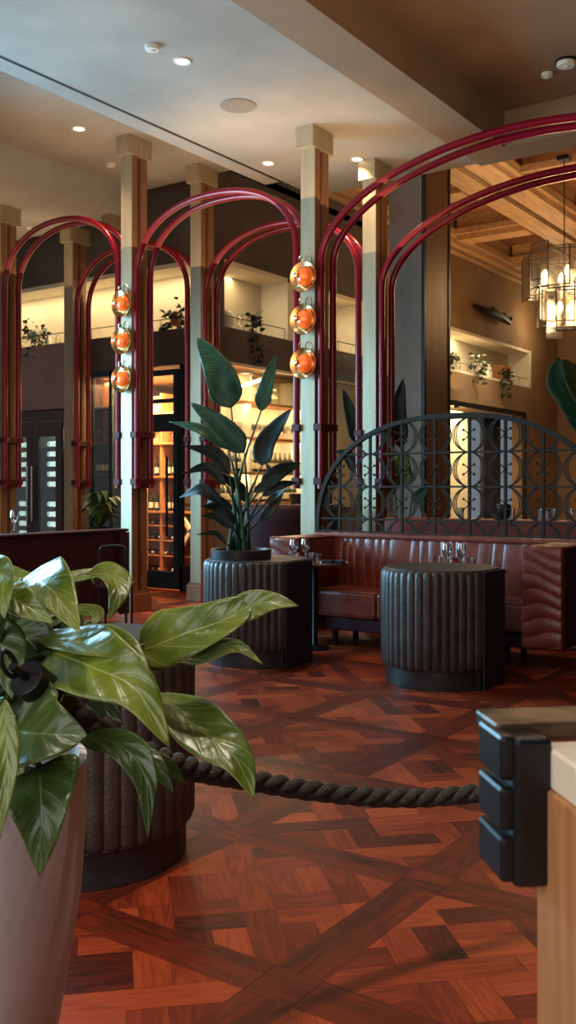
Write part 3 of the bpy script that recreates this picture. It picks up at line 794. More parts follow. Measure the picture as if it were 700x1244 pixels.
# ------------------------------------------------------------------ tables with glassware
def table(X, Z, label, r=.42):
    c = cam2w(X, Z); t = thing('table', label, 'table', c, 'small round bistro tables')
    tp = MB().lathe([(r-.03,.745),(r-.005,.748),(r,.758),(r-.004,.77),(0,.77)],c,48).build('tabletop','tabletop',t,smooth=True)
    MB().lathe([(r+.002,.754),(r+.002,.762)],c,48).build('edge_band','blackm',tp)
    MB().lathe([(.13,0),(.13,.012),(.04,.03),(.025,.05),(.025,.735),(.1,.745)],c,28).build('pedestal','blackm',t,smooth=True)
    return c
tc1 = table(.24, 8.66, 'round bistro table between the plant drum and the booth', .3)
tc2 = table(1.48, 7.95, 'round bistro table mostly hidden by the drum before the booth', .31)
protos = {}
def wineglass():
    t = thing('wine_glass','','glass',(0,0,0))
    MB().lathe([(.034,0),(.033,.003),(.006,.008),(.004,.02),(.004,.085),(.012,.095),(.032,.115),(.04,.14),(.038,.17),(.031,.21),(.030,.21),(.036,.17),(.038,.14),(.03,.118),(.01,.1),(0,.098)],(0,0,0),24).build('bowl','gtable',t,smooth=True)
    return t
def tumbler():
    t = thing('tumbler','','glass',(0,0,0))
    MB().lathe([(.03,0),(.038,.1),(.036,.1),(.029,.01),(0,.009)],(0,0,0),20).build('cup','gtable',t,smooth=True)
    return t
WG = wineglass(); TG = tumbler(); used = {}
def place(proto, loc, label, group):
    k = proto.name
    if k not in used:
        used[k] = 1; proto.location = loc; proto['label'] = label; proto['group'] = group; return proto
    return dup(proto, loc, label, group)
def onpix(px, Z, z): return cam2w((px-350)/F*Z, Z, z)
for px, Z, lab in ((543,7.92,'left one of the pair on the table by the front drum'),(561,7.92,'right one of the pair on the table by the front drum')):
    place(WG, onpix(px,Z,.7705), 'wine glass, '+lab, 'wine glasses on the tables')
for px, Z, lab in ((357,8.55,'left one of the pair on the table by the plant drum'),(371,8.6,'right one of the pair on the table by the plant drum')):
    place(WG, onpix(px,Z,.7705), 'wine glass, '+lab, 'wine glasses on the tables')
wg17 = place(WG, onpix(17,9.6,.996), 'clear wine glass standing on the dark banquette back at the left', 'wine glasses on the tables')
for px, Z, lab in ((533,7.95,'left of the wine glasses, front table'),(573,7.8,'right of the wine glasses, front table'),(353,8.62,'left of the wine glasses, plant drum table'),(379,8.42,'right of the wine glasses, plant drum table')):
    place(TG, onpix(px,Z,.7705), 'clear short tumbler '+lab, 'tumblers on the tables')
for px, Z, lab in ((552,7.97,'dark red glass jar between the wine glasses by the front drum'),(364,8.5,'dark glass jar between the wine glasses by the plant drum')):
    q = onpix(px,Z,.7705); j = thing('candle_jar',lab,'jar',q)
    MB().lathe([(.03,0),(.04,.02),(.042,.05),(.03,.075),(.028,.08),(0,.078)],q,20).build('jar_body','foil',j,smooth=True)
    MB().lathe([(.03,.078),(.03,.088),(0,.09)],q,16).build('jar_lid','blackm',j,smooth=True)
for i,(px, Z, lab) in enumerate(((386,8.5,'small clear jug at the right of the plant drum table'),)):
    q = onpix(px,Z,.7705)
    tag(MB().lathe([(.028,0),(.035,.03),(.026,.06),(.03,.08),(.028,.08),(.024,.06),(.032,.03),(0,.01)],q,16).build('jug','gtable',loc=q,smooth=True),lab,'jug')
for px, Z, lab in ((399,8.5,'first dark folded napkin from the left on the plant drum table'),(412,8.5,'dark folded napkin at the right rim of the plant drum table'),(539,8.12,'dark folded napkin at the left of the front table')):
    q = onpix(px,Z,.7705); mb = MB().obox(q+Vector((0,0,.01)), Vector((.05,0,0)), Vector((0,.035,0)), Vector((0,0,.01)))
    mb.obox(q+Vector((0,0,.024)), Vector((.042,.01,0)), Vector((-.006,.028,0)), Vector((.004,0,.005)))
    tag(mb.build('napkin','navy',loc=q,bevel=.006),lab,'napkin')

# ------------------------------------------------------------------ dark banquette at the left + metal chair
t = thing('banquette','dark maroon banquette back in front of the left columns','bench',(-7.35,6,0))
for k in range(5):
    a = 7.5-k*.9; B(-7.44,a-.9+.003,.12,-7.3,a-.003,.97).build('back_panel','maroonD',t,bevel=.01)
B(-7.46,3.0,.965,-7.28,7.52,.995).build('top_rail','maroonD',t,bevel=.012)
B(-7.28,7.36,.1,-7.26,7.5,.96).build('end_trim','maroonD',t)
B(-8.0,3.0,.15,-7.44,7.4,.47).build('seat','maroonD',t,bevel=.02)
t = thing('chair_frame','black tubular metal chair frame at the end of the dark banquette','chair',cam2w(-1.74,9.6))
cc = cam2w(-1.74,9.6)
def ch(x, y, z): return cc + cam2w(x, y, z)
MB().tube(catmull([ch(-.12,0,0),ch(-.13,0,.5),ch(-.12,0,.8),ch(-.06,0,.85),ch(.1,0,.85),ch(.14,0,.8)],24),.014,8).build('back_frame','blackm',t,smooth=True)
for x in (.14,):
    MB().tube([ch(x,0,0),ch(x,0,.8)],.014,8).build('leg','blackm',t,smooth=True)
for x in (-.13,.14): MB().tube([ch(x,.35,0),ch(x,.35,.45)],.014,8).build('leg','blackm',t,smooth=True)
MB().obox(ch(0,.18,.455), fx*.17, fy*.2, Vector((0,0,.02))).build('seat','maroonD',t,bevel=.01)

# ------------------------------------------------------------------ small foliage plants
def bush(name, label, c, size, n, lsz, droop=0, pot=None, m='leafS', seed=1, up=.5):
    rnd = random.Random(seed); c = Vector(c)
    t = thing(name, label, 'plant', c)
    mb = MB()
    for i in range(n):
        a = rnd.uniform(0, 2*PI); el = rnd.uniform(-.1,1)*up*2; rr = rnd.random()**.6
        q = c + Vector((math.cos(a)*size[0]*rr, math.sin(a)*size[1]*rr, size[2]*el*(rnd.random()) - (droop*rnd.random()**1.3)))
        d = Vector((math.cos(a), math.sin(a), rnd.uniform(-.9,.6))).normalized()
        leaf(mb, [q, q+d*lsz*.5+Vector((0,0,lsz*.12)), q+d*lsz], lsz*rnd.uniform(.22,.42), Vector((rnd.uniform(-1,1),rnd.uniform(-1,1),1.0)), 'lance', .2, .0, n=4, m=2, seed=i)
    mb.build('foliage', m, t, smooth=False)
    mb = MB()
    for i in range(7):
        a = rnd.uniform(0,2*PI); q = c+Vector((math.cos(a)*size[0]*.7, math.sin(a)*size[1]*.7, size[2]*up-droop*rnd.uniform(.2,1)))
        mb.tube(catmull([c, c.lerp(q,.5)+Vector((0,0,.05)), q],6), .004, 4)
    mb.build('stems','stem',t)
    if pot:
        MB().lathe([(pot[0]*.7,-pot[1]),(pot[0],0),(pot[0]*.92,0),(pot[0]*.85,-.02),(0,-.02)],c,20).build('pot',pot[2],t,smooth=True)
    return t
def onwall_v(px, v, z):       # point on plane y=v at pixel column px
    k = (px-350)/F; b = v*(S-CO*k)/(CO+S*k); return Vector((-b, v, z))
def onwall_u(px, b, z):
    k = (px-350)/F; a = b*(CO+S*k)/(S-CO*k); return Vector((-b, a, z))
bush('trailing_plant','dark leafy plant trailing over the shelf above the wine cooler', onwall_v(43,10.25,3.85), (.28,.14,.3), 130, .1, .55, (.1,.16,'white'), seed=2)
bush('trailing_plant','dark trailing plant in a tan pot on the shelf left of the back column', onwall_v(214,10.25,3.86), (.2,.12,.22), 90, .1, .3, (.1,.18,'woodR'), seed=3)
bush('trailing_plant','black trailing plant hanging off the shelf right of the corner', onwall_u(309,8.25,3.86), (.06,.12,.12), 90, .09, .75, (.06,.14,'blackm'), m='leafK', seed=4)
bush('trailing_plant','small dark plant at the near end of the far lit shelf', onwall_u(547,8.15,3.95), (.12,.16,.25), 50, .1, .3, (.08,.16,'blackm'), seed=5)
bush('trailing_plant','bushy green trailing plant in the middle of the far lit shelf', onwall_u(581,8.15,3.95), (.12,.22,.28), 90, .11, .45, (.08,.16,'white'), seed=6)
bush('trailing_plant','dark plant hanging down at the far end of the far lit shelf', onwall_u(615,8.15,3.93), (.1,.16,.1), 80, .1, .6, (.08,.16,'blackm'), seed=7)
pb = cam2w(-2.36,12.2); tb = thing('side_table','small dark round table behind the dark banquette','table',(pb.x,pb.y,0))
MB().lathe([(.3,.74),(.31,.75),(.31,.76),(0,.765)],pb,28).build('tabletop','woodDk',tb,smooth=True); MB().lathe([(.18,0),(.18,.02),(.03,.05),(.03,.74)],pb,20).build('pedestal','blackm',tb,smooth=True)
bq = thing('fern_plant','low spreading green plant behind the end of the dark banquette','plant',(pb.x,pb.y,.765))
MB().lathe([(.08,0),(.11,.17),(.1,.17),(.09,.14),(0,.14)],(pb.x,pb.y,.765),20).build('pot','blackm',bq,smooth=True)
for i in range(38):
    a = i*2.4; l = R.uniform(.15,.42); b0 = Vector((pb.x,pb.y,.92))
    h = R.uniform(.08,.48); tip = b0+Vector((math.cos(a)*l, math.sin(a)*l, h*.7))
    leaf(MB(), [b0, b0.lerp(tip,.5)+Vector((0,0,h*.6)), tip], .055, Vector((0,0,1)), 'lance', .2, .1, n=8, m=2, seed=i).build('leaf','leafD',bq,smooth=True)
# tall plants behind the screen
def broad(label, specs, Z, px0, zb, m='leafB', base=0.0):
    b0 = cam2w((px0-350)/F*Z, Z, base); t = thing('broadleaf_plant', label, 'plant', b0)
    MB().lathe([(.14,0),(.19,.32),(.17,.32),(.16,.28),(0,.28)],b0,24).build('pot','blackm',t,smooth=True)
    for i, (sp, hw, mm) in enumerate(specs):
        pts = Z3(sp, Z); lf = leaf(MB(), pts, hw/F*Z, TOC+Vector((0,0,.3)), 'paddle', .2, .08, seed=i+30).build('leaf', mm, t, smooth=True, solid=.002)
        q = b0+Vector((R.uniform(-.04,.04),R.uniform(-.04,.04),.28)); MB().tube(catmull([q, q.lerp(pts[0],.6), pts[0]],8),.012,6).build('stalk','stem',lf,smooth=True)
broad('tall dark broadleaf plant seen through the left half of the iron screen', [([(487,545),(484,500),(490,460)],11,'leafK'),([(488,590),(486,572),(492,548)],17,'leafF'),([(480,600),(470,590),(455,588)],8,'leafK'),([(500,610),(512,600),(520,590)],8,'leafB')], 11.2, 489, 0)
broad('single dark upright leaf plant between column and mesh panel', [([(437,540),(428,510),(417,472)],10,'leafK'),([(436,575),(424,555),(408,548)],9,'leafK')], 11.4, 436, 0)
broad('dark green broadleaf plant cut by the right edge under the chandelier', [([(720,520),(692,480),(678,462),(679,434)],22,'leafB'),([(730,500),(705,470),(684,436)],20,'leafD'),([(725,530),(700,505),(676,462)],16,'leafB')], 10.2, 745, 0)

# wall shelf with driftwood
q = onwall_u(594,8.15,5.0); t = thing('wall_planter','dark driftwood planter fixed high on the brown wall','planter',q)
MB().tube([(U,q.y-.1,q.z),(U+.12,q.y-.1,q.z)],.03,8).build('bracket','blackm',t)
MB().tube(catmull([(q.x+.1,q.y-.95,q.z+.06),(q.x+.13,q.y-.4,q.z+.0),(q.x+.1,q.y+.3,q.z+.02),(q.x+.08,q.y+.95,q.z-.04)],20),.075,7,rfun=lambda t:.5+1.0*math.sin(PI*t)).build('driftwood','blackm',t,smooth=False)
mb = MB()
for i in range(60):
    c_ = Vector((q.x+R.uniform(-.05,.15), q.y+R.uniform(-.3,.9), q.z+R.uniform(0,.1))); d = Vector((R.uniform(-1,1),R.uniform(-1,1),R.uniform(-.2,1)))*.1
    leaf(mb,[c_,c_+d*.5,c_+d],.04,(0,0,1),'lance',n=3,m=2,seed=i)
mb.build('foliage','leafK',t)

# ------------------------------------------------------------------ shelf rails and ornaments
def rail(label, p0, p1, z, off):
    p0 = Vector(p0); p1 = Vector(p1); t = thing('shelf_rail', label, 'rail', (p0.x,p0.y,z), 'thin gallery rails')
    L = (p1-p0).length; n = max(2, int(L/.55))
    for zz in (z+.16,): MB().tube([(p0.x,p0.y,zz),(p1.x,p1.y,zz)],.007,6).build('rail_bar','blackm',t)
    for i in range(n+1):
        a = p0.lerp(p1, i/n); MB().tube([(a.x,a.y,z),(a.x,a.y,z+.16)],.005,5).build('rail_post','blackm',t)
rail('thin black rail along the shelf over the wine room door', (-13.5,W+.03,0), (-8.28,W+.03,0), 3.61, 0)
rail('thin black rail along the shelf right of the wine room corner', (U-.03,W+.12,0), (U-.03,11.8,0), 3.61, 0)
rail('thin black rail seen behind the right lamp column', (U-.03,12.6,0), (U-.03,14.0,0), 3.61, 0)
rail('thin black rail along the far lit shelf', (U-.03,15.5,0), (U-.03,21.6,0), 3.745, 0)
def vase(loc, label, prof, m='white', nm='vase'):
    tag(MB().lathe(prof, loc, 18).build(nm, m, loc=loc, smooth=True), label, nm.replace('_',' '))
vp = [(.04,0),(.075,.04),(.05,.1),(.02,.13),(.03,.16),(.05,.2),(.03,.23),(.045,.26),(0,.27)]
vase((U-.25,11.0,3.62),'white turned vase on the shelf right of the wine room corner',vp,'gtable')
vase((U-.22,11.32,3.62),'second white turned vase near the end of the corner shelf',[(r*1.1,h*1.2) for r,h in vp])
vase((U-.2,10.55,3.62),'pale round bowl behind the black trailing plant',[(.1,0),(.15,.08),(.15,.2),(.12,.24),(0,.24)])
for i, px in enumerate((181,186,196,60,70)):
    vase(tuple(onwall_v(px,10.35,3.62)), ['small pale jar left of the tan potted plant','small pale bottle beside the jar left of the tan pot','small clear jar just left of the trailing plant pot','small pale bottle right of the cooler shelf plant','small clear bottle second right of the cooler shelf plant'][i], [(.03,0),(.04,.05),(.035,.12),(.015,.15),(.015,.2),(0,.2)], 'white' if i%2 else 'gtable','jar')
for i, v in enumerate((17.0,17.7,18.0,19.6,20.6,20.9)):
    vase((U-.15,v,3.75),['clear jar at the near end of the far lit shelf','white jar second from the near end of the far lit shelf','clear jar third from the near end of the far lit shelf','white jar right of the bushy plant on the far lit shelf','clear jar near the end of the far lit shelf','white jar last on the far lit shelf'][i],[(.07,0),(.09,.1),(.07,.22),(.04,.26),(.05,.3),(0,.3)],'white' if i%2 else 'gtable','jar')
tag(B(U-.35,20.3,3.75,U-.1,20.75,4.12).build('wooden_crate','woodR',loc=(U-.2,20.5,3.75),bevel=.01),'tan box standing on the far lit shelf near its end','box')

# ------------------------------------------------------------------ wine cooler
t = thing('wine_cooler','tall dark walnut wine cooler with two glass doors at the left','cooler',(-11.85,W,0))
B(-12.5,W+.5,0,-11.17,W+.56,2.6).build('back_panel','woodDk',t)
for a, b in ((-12.5,-12.45),(-11.22,-11.17),(-11.865,-11.805)): B(a,W+.06,0,b,W+.5,2.6).build('side_panel','woodDk',t)
B(-12.5,W+.0,2.44,-11.17,W+.5,2.6).build('top_panel','woodDk',t)
for s, (a, b) in enumerate(((-12.49,-11.84),(-11.83,-11.18))):
    d = thing  # door frame
    mb = MB()
    mb.box(a,W-.04,.1,a+.13,W,2.43).box(b-.13,W-.04,.1,b,W,2.43).box(a+.13,W-.04,.1,b-.13,W,.25).box(a+.13,W-.04,2.2,b-.13,W,2.43)
    do = mb.build('door','woodDk',t,bevel=.004)
    B(a+.13,W-.025,.25,b-.13,W-.018,2.2).build('pane','glass',do)
    hx = b-.05 if s == 0 else a+.05
    MB().tube([(hx,W-.09,.9),(hx,W-.09,1.75)],.022,12).build('handle','silver',do,smooth=True)
for z in [.35+.155*i for i in range(12)]:
    B(-12.45,W+.1,z-.01,-11.22,W+.45,z).build('wire_shelf','silver',t)
bt = None
def cooler_bottle():
    o = thing('wine_bottle','','bottle',(0,0,0))
    MB().lathe([(.0,-.0),(.034,.0),(.037,.01),(.037,.18),(.015,.23),(.013,.28),(0,.28)],(0,0,0),14,'y').build('body','bottle',o,smooth=True)
    MB().lathe([(0,-.012),(.04,-.01),(.04,.03),(.034,.03)],(0,0,0),14,'y').build('lit_end','glowEnd',o,smooth=True)  # self-glowing cap imitates the cooler light falling on the bottle end
    return o
cbp = cooler_bottle()
rows = [.35+.155*i for i in range(12)]
for r_, z in enumerate(rows):
    if r_ == 6: continue
    for s, base in enumerate((-12.32,-11.66)):
        for k in range(2):
            place(cbp,(base+.1*k+.02,W+.13,z+.04),'wine bottle lying in the %s half of the tall wine cooler, label end lit' % ('left' if s == 0 else 'right'),'bottles lying in the %s half of the wine cooler' % ('left' if s == 0 else 'right'))

# ------------------------------------------------------------------ wine room front
t = thing('glass_door','teal framed glass door standing in the wine room front','door',(-9.25,W,0))
mb = MB(); a, b = -9.62,-8.86
mb.box(a,W-.03,.02,a+.09,W+.03,3.06).box(b-.09,W-.03,.02,b,W+.03,3.06).box(a+.09,W-.03,.02,b-.09,W+.03,.26).box(a+.09,W-.03,2.98,b-.09,W+.03,3.06).box(a+.09,W-.03,2.2,b-.09,W+.03,2.45).box(a+.09,W-.02,2.6,b-.09,W+.02,2.66)
fr = mb.build('frame','teal',t,bevel=.004)
B(a+.09,W-.004,.26,b-.09,W+.004,2.2).build('pane','glass',fr); B(a+.09,W-.004,2.66,b-.09,W+.004,2.98).build('pane','glass',fr)
MB().tube([(-9.02,W-.08,.75),(-9.02,W-.08,1.85)],.018,10).tube([(-9.02,W-.08,1.0),(-9.02,W,1.0)],.01,6).tube([(-9.02,W-.08,1.6),(-9.02,W,1.6)],.01,6).build('pull_handle','blackm',t,smooth=True)
t = thing('glazed_screen','teal framed fixed glass panel right of the wine room door','panel',(-8.6,W,0))
mb = MB(); a, b = -8.84,-8.48
mb.box(a,W-.02,0,a+.05,W+.03,3.12).box(b-.05,W-.02,0,b,W+.03,3.12).box(a,W-.02,0,b,W+.03,.35).box(a,W-.02,3.04,b,W+.03,3.12)
f2 = mb.build('frame','blackm',t,bevel=.003); B(a+.05,W,.35,b-.05,W+.006,3.04).build('pane','glass',f2)
t = thing('glazed_screen','dark framed glass panel left of the teal door, shelves behind it','panel',(-10.3,W,0))
mb = MB(); a, b = -10.98,-9.66
for x in (a, -10.6, -10.2, b-.06): mb.box(x,W-.02,0,x+.06,W+.03,3.12)
mb.box(a,W-.02,0,b,W+.03,.3).box(a,W-.02,3.04,b,W+.03,3.12)
f2 = mb.build('frame','teal',t,bevel=.003); B(a+.05,W,.3,b-.05,W+.006,3.04).build('pane','glass',f2)

def bottle_up():
    o = thing('wine_bottle','','bottle',(0,0,0))
    MB().lathe([(0,0),(.036,0),(.038,.01),(.038,.18),(.03,.21),(.015,.24),(.014,.3),(0,.3)],(0,0,0),14).build('body','bottle',o,smooth=True)
    MB().lathe([(.0385,.05),(.0385,.14)],(0,0,0),14).build('label','label',o,smooth=True)
    return o
bup = bottle_up()
def lying(v=0):
    o = thing('wine_bottle','','bottle',(0,0,0))
    MB().lathe([(0,0),(.014,0),(.015,.08),(.037,.12),(.037,.28),(0,.28)],(0,0,0),12,'y').build('body','bottle',o,smooth=True)
    MB().lathe([(0,-.002),(.0165,-.001),(.0165,.06),(.015,.06)],(0,0,0),12,'y').build('capsule','label' if v else 'foil',o,smooth=True)
    return o
ly = [lying(0), lying(1)]; ly[1].name = 'wine_bottle_pale'
ly[1].name = 'wine_bottle'
# back shelving seen through the door
t = thing('wine_shelving','orange wood wine shelving seen through the teal glass door','shelves',(-9.6,11.4,0))
for z in (.1,1.05,1.6,2.12,2.6): B(-10.95,11.35,z-.03,-9.0,11.7,z).build('shelf','woodR',t,bevel=.003)
for x in (-10.95,-10.35,-10.0,-9.4,-9.04): B(x,11.37,0,x+.04,11.7,2.9).build('upright','woodR',t)
for z in (.36,.6,.83):
    B(-10.91,11.38,z-.02,-9.04,11.65,z).build('rack_bar','woodR',t)
B(-10.95,11.7,0,-9.0,11.73,2.9).build('back_board','niche',t)
for x0 in (-9.98,):
    for s in (1,-1):
        c_ = Vector((x0+.28,11.36,.75)); MB().obox(c_, Vector((.2,0,.26*s)), Vector((0,.03,0)), Vector((-.02*s,0,.02))).build('cross_brace','cream',t)
rr = random.Random(11)
for zi, z in enumerate((1.05,1.6)):
    for k in range(15):
        x = -10.85+k*.122
        if any(abs(x-(ux+.02)) < .07 for ux in (-10.35,-10.0,-9.4,-9.04)): continue
        place(bup,(x,11.45,z),'dark wine bottle with cream label on the %s standing row behind the glass door' % ('lower','upper')[zi],'bottles standing behind the teal door, %s row' % ('lower','upper')[zi])
for zi, z in enumerate((.1,.36,.6,.83)):
    for k in range(17):
        x = -10.82+k*.14
        if any(abs(x-(ux+.02)) < .06 for ux in (-10.35,-10.0,-9.4,-9.04)) or (-9.97 < x < -9.37 and z > .3) or x > -9.05: continue
        m_ = ly[(k+zi)%2]; lab = ('red foil capped','pale capped')[(k+zi)%2]
        key = m_
        if not m_.get('label'):
            m_.location = (x,11.4,z+.04); m_['label'] = '%s wine bottle lying neck outward in the low rack' % lab; m_['group'] = '%s bottles lying in the low rack' % lab
        else: dup(m_,(x,11.4,z+.04),'%s wine bottle lying neck outward in the low rack' % lab,'%s bottles lying in the low rack' % lab)
for k in range(8):
    place(WG,(-10.8+k*.2,11.5,2.121),'clear wine glass on the upper shelf behind the glass door','wine glasses on the upper shelf behind the door')
tag(B(-9.9,11.3,2.62,-9.3,11.34,3.0).build('framed_sign','grille',loc=(-9.6,11.32,2.62)),'grey framed board hanging behind the teal glass door','board')
t = thing('dark_shelving','dark framed shelving with glasses and bottles left of the teal door','shelves',(-10.4,10.5,0))
for z in (1.1,1.63,2.1,2.64): B(-10.95,10.42,z-.03,-10.05,10.72,z).build('shelf','woodDk',t,bevel=.003)
for x in (-10.98,-10.5,-10.06): B(x,10.42,0,x+.03,10.72,3.0).build('upright','woodDk',t)
B(-10.98,10.73,0,-10.03,10.76,3.05).build('back_board','woodR',t)
area('dark_shelf_light', (-10.5,10.36,3.0), (-10.5,10.65,1.6), .8,.06, 14, (1,.66,.34))
for x in (-10.85,-10.75,-10.65,-10.42,-10.32): place(bup,(x,10.55,1.631),'dark wine bottle on the dark shelving left of the teal door','bottles on the dark shelving')
for x in (-10.85,-10.72,-10.4,-10.27,-10.15): place(WG,(x,10.55,2.101),'wine glass on the dark shelving left of the teal door','wine glasses on the dark shelving')
# shelving behind the long window right of the corner
t = thing('glass_shelving','lit shelving of glasses and bottles right of the wine room corner','shelves',(-8.7,11.4,0))
xa, xb = -8.95,-8.52
for z in (1.2,1.65,2.16,2.68): B(xa,10.3,z-.035,xb,12.7,z).build('shelf','woodR',t,bevel=.003)
for y in (10.32,11.3,12.66): B(xa,y,1.1,xb,y+.03,3.08).build('upright','nicheW',t)
B(xa-.03,10.3,1.1,xa,12.7,3.08).build('back_board','cream',t)
B(xa+.01,10.36,2.7,xa+.03,11.28,3.06).build('amber_panel','amber',t)
B(U-.1,10.25,1.1,U-.05,10.31,3.1).build('mullion','blackm',t); 
tag(B(U-.09,10.25,1.15,U-.08,12.75,3.1).build('window_pane','glass',loc=(U-.085,11.5,1.15)),'large clear window pane in front of the shelved glasses','window')
for k in range(15):
    y = 10.42+k*.152
    if abs(y-11.31) < .05: y += .05
    for x in (-8.62,-8.8): place(WG,(x,y,2.161),'clear wine glass in the double row on the lit shelf right of the corner','wine glasses on the lit corner shelving')
for zi, z in enumerate((1.2,1.65)):
    for k in range(18):
        y = 10.4+k*.128
        if abs(y-11.315) < .06: continue
        place(bup,(-8.62,y,z+.001),'dark wine bottle with cream label on the %s of the lit corner shelving' % ('lowest shelf','middle shelf')[zi],'bottles on the %s of the corner shelving' % ('lowest shelf','middle shelf')[zi])
bush('shelf_plant','pale leafy plant on the top shelf under the amber wall panel end', (-8.6,11.75,2.78), (.14,.2,.2), 150, .06, .12, (.07,.1,'white'), m='cream', seed=9)
q = onwall_u(361,8.1,1.15); tag(MB().lathe([(.1,0),(.13,.18),(.12,.18),(.1,.02),(0,.02)],(q.x,q.y,1.15),20).build('black_pot','blackm',loc=(q.x,q.y,1.15),smooth=True),'black pot on the window ledge left of the right lamp column','pot')
# mesh panels behind the right lamp column
t = thing('mesh_panel','fine steel mesh panel right of the right lamp column','panel',(U+.05,13.4,1.1))
B(U+.02,12.95,1.1,U+.05,12.99,3.6).build('frame_bar','blackm',t); B(U+.02,13.96,1.1,U+.05,14.0,3.6).build('frame_bar','blackm',t)
mb = MB()
for i in range(60): mb.box(U+.03,12.99,1.12+i*.041,U+.036,13.96,1.126+i*.041)
for i in range(24): mb.box(U+.03,12.99+i*.041,1.1,U+.035,12.994+i*.041,3.6)
o = mb.build('wire_mesh','mesh',t)
B(U-.12,12.98,1.1,U-.06,13.98,3.1).build('lit_panel','cream',t)
t = thing('mesh_panel','narrow bluish slatted strip beside the back row column','panel',onwall_v(447,10.0,0))
q = onwall_v(447,10.0,0)
B(q.x-.05,10.0,0,q.x+.06,10.04,3.25).build('strip','mesh',t)
mb = MB()
for i in range(52): mb.box(q.x-.055,9.985,.05+i*.062,q.x+.065,10.0,.062+i*.062)
mb.build('slats','blackm',t)

# ------------------------------------------------------------------ chandelier
def chandelier():
    c = cam2w(3.81,13.4,0); t = thing('chandelier','two tier chandelier of framed glass panels at the right','chandelier',(c.x,c.y,3.5))
    B(c.x-.08,c.y-.08,5.93,c.x+.08,c.y+.08,5.99).build('canopy','blackm',t)
    mb = MB(); z = 5.93
    MB().tube([(c.x,c.y,5.93),(c.x,c.y,4.75)],.008,6).build('cord','blackm',t)
    for ti, (r, z0, z1, n) in enumerate(((.52,4.08,4.68,12),(.33,3.62,4.2,9))):
        for zz in (z0+.06, z1-.06):
            MB().tube([(c.x+(r-.03)*math.cos(a), c.y+(r-.03)*math.sin(a), zz) for a in [2*PI*i/32 for i in range(32)]],.009,6,closed=True).build('ring','iron',t,smooth=True)
        MB().tube([(c.x,c.y,z0+.06),(c.x,c.y,z1+.1)],.02,8).build('stem','iron',t)
        for s in range(4):
            a = s*PI/2; MB().tube([(c.x,c.y,z1-.06),(c.x+(r-.03)*math.cos(a),c.y+(r-.03)*math.sin(a),z1-.06)],.007,6).build('spoke','iron',t)
        for k in range(n):
            a = 2*PI*k/n+.2; e = Vector((math.cos(a),math.sin(a),0)); f = Vector((-e.y,e.x,0))
            rr_ = r + (.03 if k % 2 else 0); dz = (.1,-.02,.02,-.1)[k%4]; hh = (z1-z0)/2*(.95 if k%2 else .82); w = PI*r/n*1.02
            cc_ = Vector((c.x,c.y,(z0+z1)/2+dz))+e*rr_
            g_ = MB().obox(cc_, f*w, e*.003, Vector((0,0,hh))).build('glass_panel','gtint',t)
            mb = MB()
            q = [cc_-f*w-Vector((0,0,hh)), cc_+f*w-Vector((0,0,hh)), cc_+f*w+Vector((0,0,hh)), cc_-f*w+Vector((0,0,hh))]
            for i in range(4): mb.tube([q[i], q[(i+1)%4]], .008, 4)
            mb.build('panel_frame','iron',g_)
        for k in range(4 if ti == 0 else 3):
            a = 2*PI*k/(4 if ti == 0 else 3)+.5; rr_ = r*.5
            MB().lathe([(0,0),(.03,.02),(.045,.07),(.03,.12),(.015,.15),(0,.16)],(c.x+rr_*math.cos(a),c.y+rr_*math.sin(a),(z0+z1)/2-.1),12).build('bulb','bulb',t,smooth=True)
        L = bpy.data.lights.new('chandelier_glow','POINT'); L.energy = 70; L.color = (1,.72,.42); L.shadow_soft_size = .25
        lo = bpy.data.objects.new('chandelier_glow', L); C.objects.link(lo); lo.location = (c.x,c.y,(z0+z1)/2)
chandelier()

# ------------------------------------------------------------------ ceiling fixtures
def disc(px, py, z, r, kind, label):
    q = on_ceiling(px, py, z)
    nm = {'d':'downlight','s':'smoke_detector','p':'ceiling_speaker','b':'smoke_detector'}[kind]
    t = thing(nm, label, {'d':'light','s':'detector','p':'speaker','b':'detector'}[kind], q)
    if kind == 'd':
        MB().lathe([(r*.7,-.004),(r,-.012),(r*1.05,0)],q,24).build('trim_ring','plast',t,smooth=True)
        MB().lathe([(0,-.008),(r*.72,-.008),(r*.72,-.001)],q,20).build('lens','led',t)
        L = bpy.data.lights.new('downlight_beam','SPOT'); L.energy = 130; L.color = (1,.66,.38); L.spot_size = math.radians(95); L.spot_blend = .8; L.shadow_soft_size = .06
        lo = bpy.data.objects.new('downlight_beam', L); C.objects.link(lo); lo.location = (q.x,q.y,q.z-.03)
    elif kind == 'p':
        MB().lathe([(0,-.006),(r*.94,-.006),(r*.94,-.001)],q,32).build('grille','grille',t); MB().lathe([(r*.94,-.009),(r,-.009),(r*1.01,0),(r*.94,0)],q,32).build('rim','grille',t)
    else:
        MB().lathe([(r,-.0),(r,-.02),(r*.9,-.035),(0,-.04)],q,24).build('housing','plast',t,smooth=True)
        B(q.x-.015,q.y-.015,q.z-.048,q.x+.015,q.y+.015,q.z-.036).build('sensor','plast',t)
        if kind == 'b': MB().lathe([(r*.95,.0),(r*1.15,0),(r*1.15,.03),(r*.9,.03)],q,20).build('base','blackm',t)
disc(221,74,5.05,.075,'d','lit round downlight beside the small detector, top left')
disc(96,156,5.47,.08,'d','lit round downlight inside the raised ceiling tray at left')
disc(326,198,5.05,.07,'d','lit downlight between the black line and the right lamp column')
disc(434,193,5.05,.07,'d','lit downlight between the right lamp column and its back neighbour')
disc(135,199,5.47,.06,'s','small white disc left of the left lamp column cap')
disc(185,56,5.05,.06,'s','small white disc detector left of the top left downlight')
disc(665,89,5.32,.055,'s','small flush white disc in the brown ceiling coffer')
disc(688,76,5.3,.085,'b','white smoke detector on a black base, top right')
disc(289,128,5.05,.17,'p','flat round grey ceiling speaker in the middle ceiling')
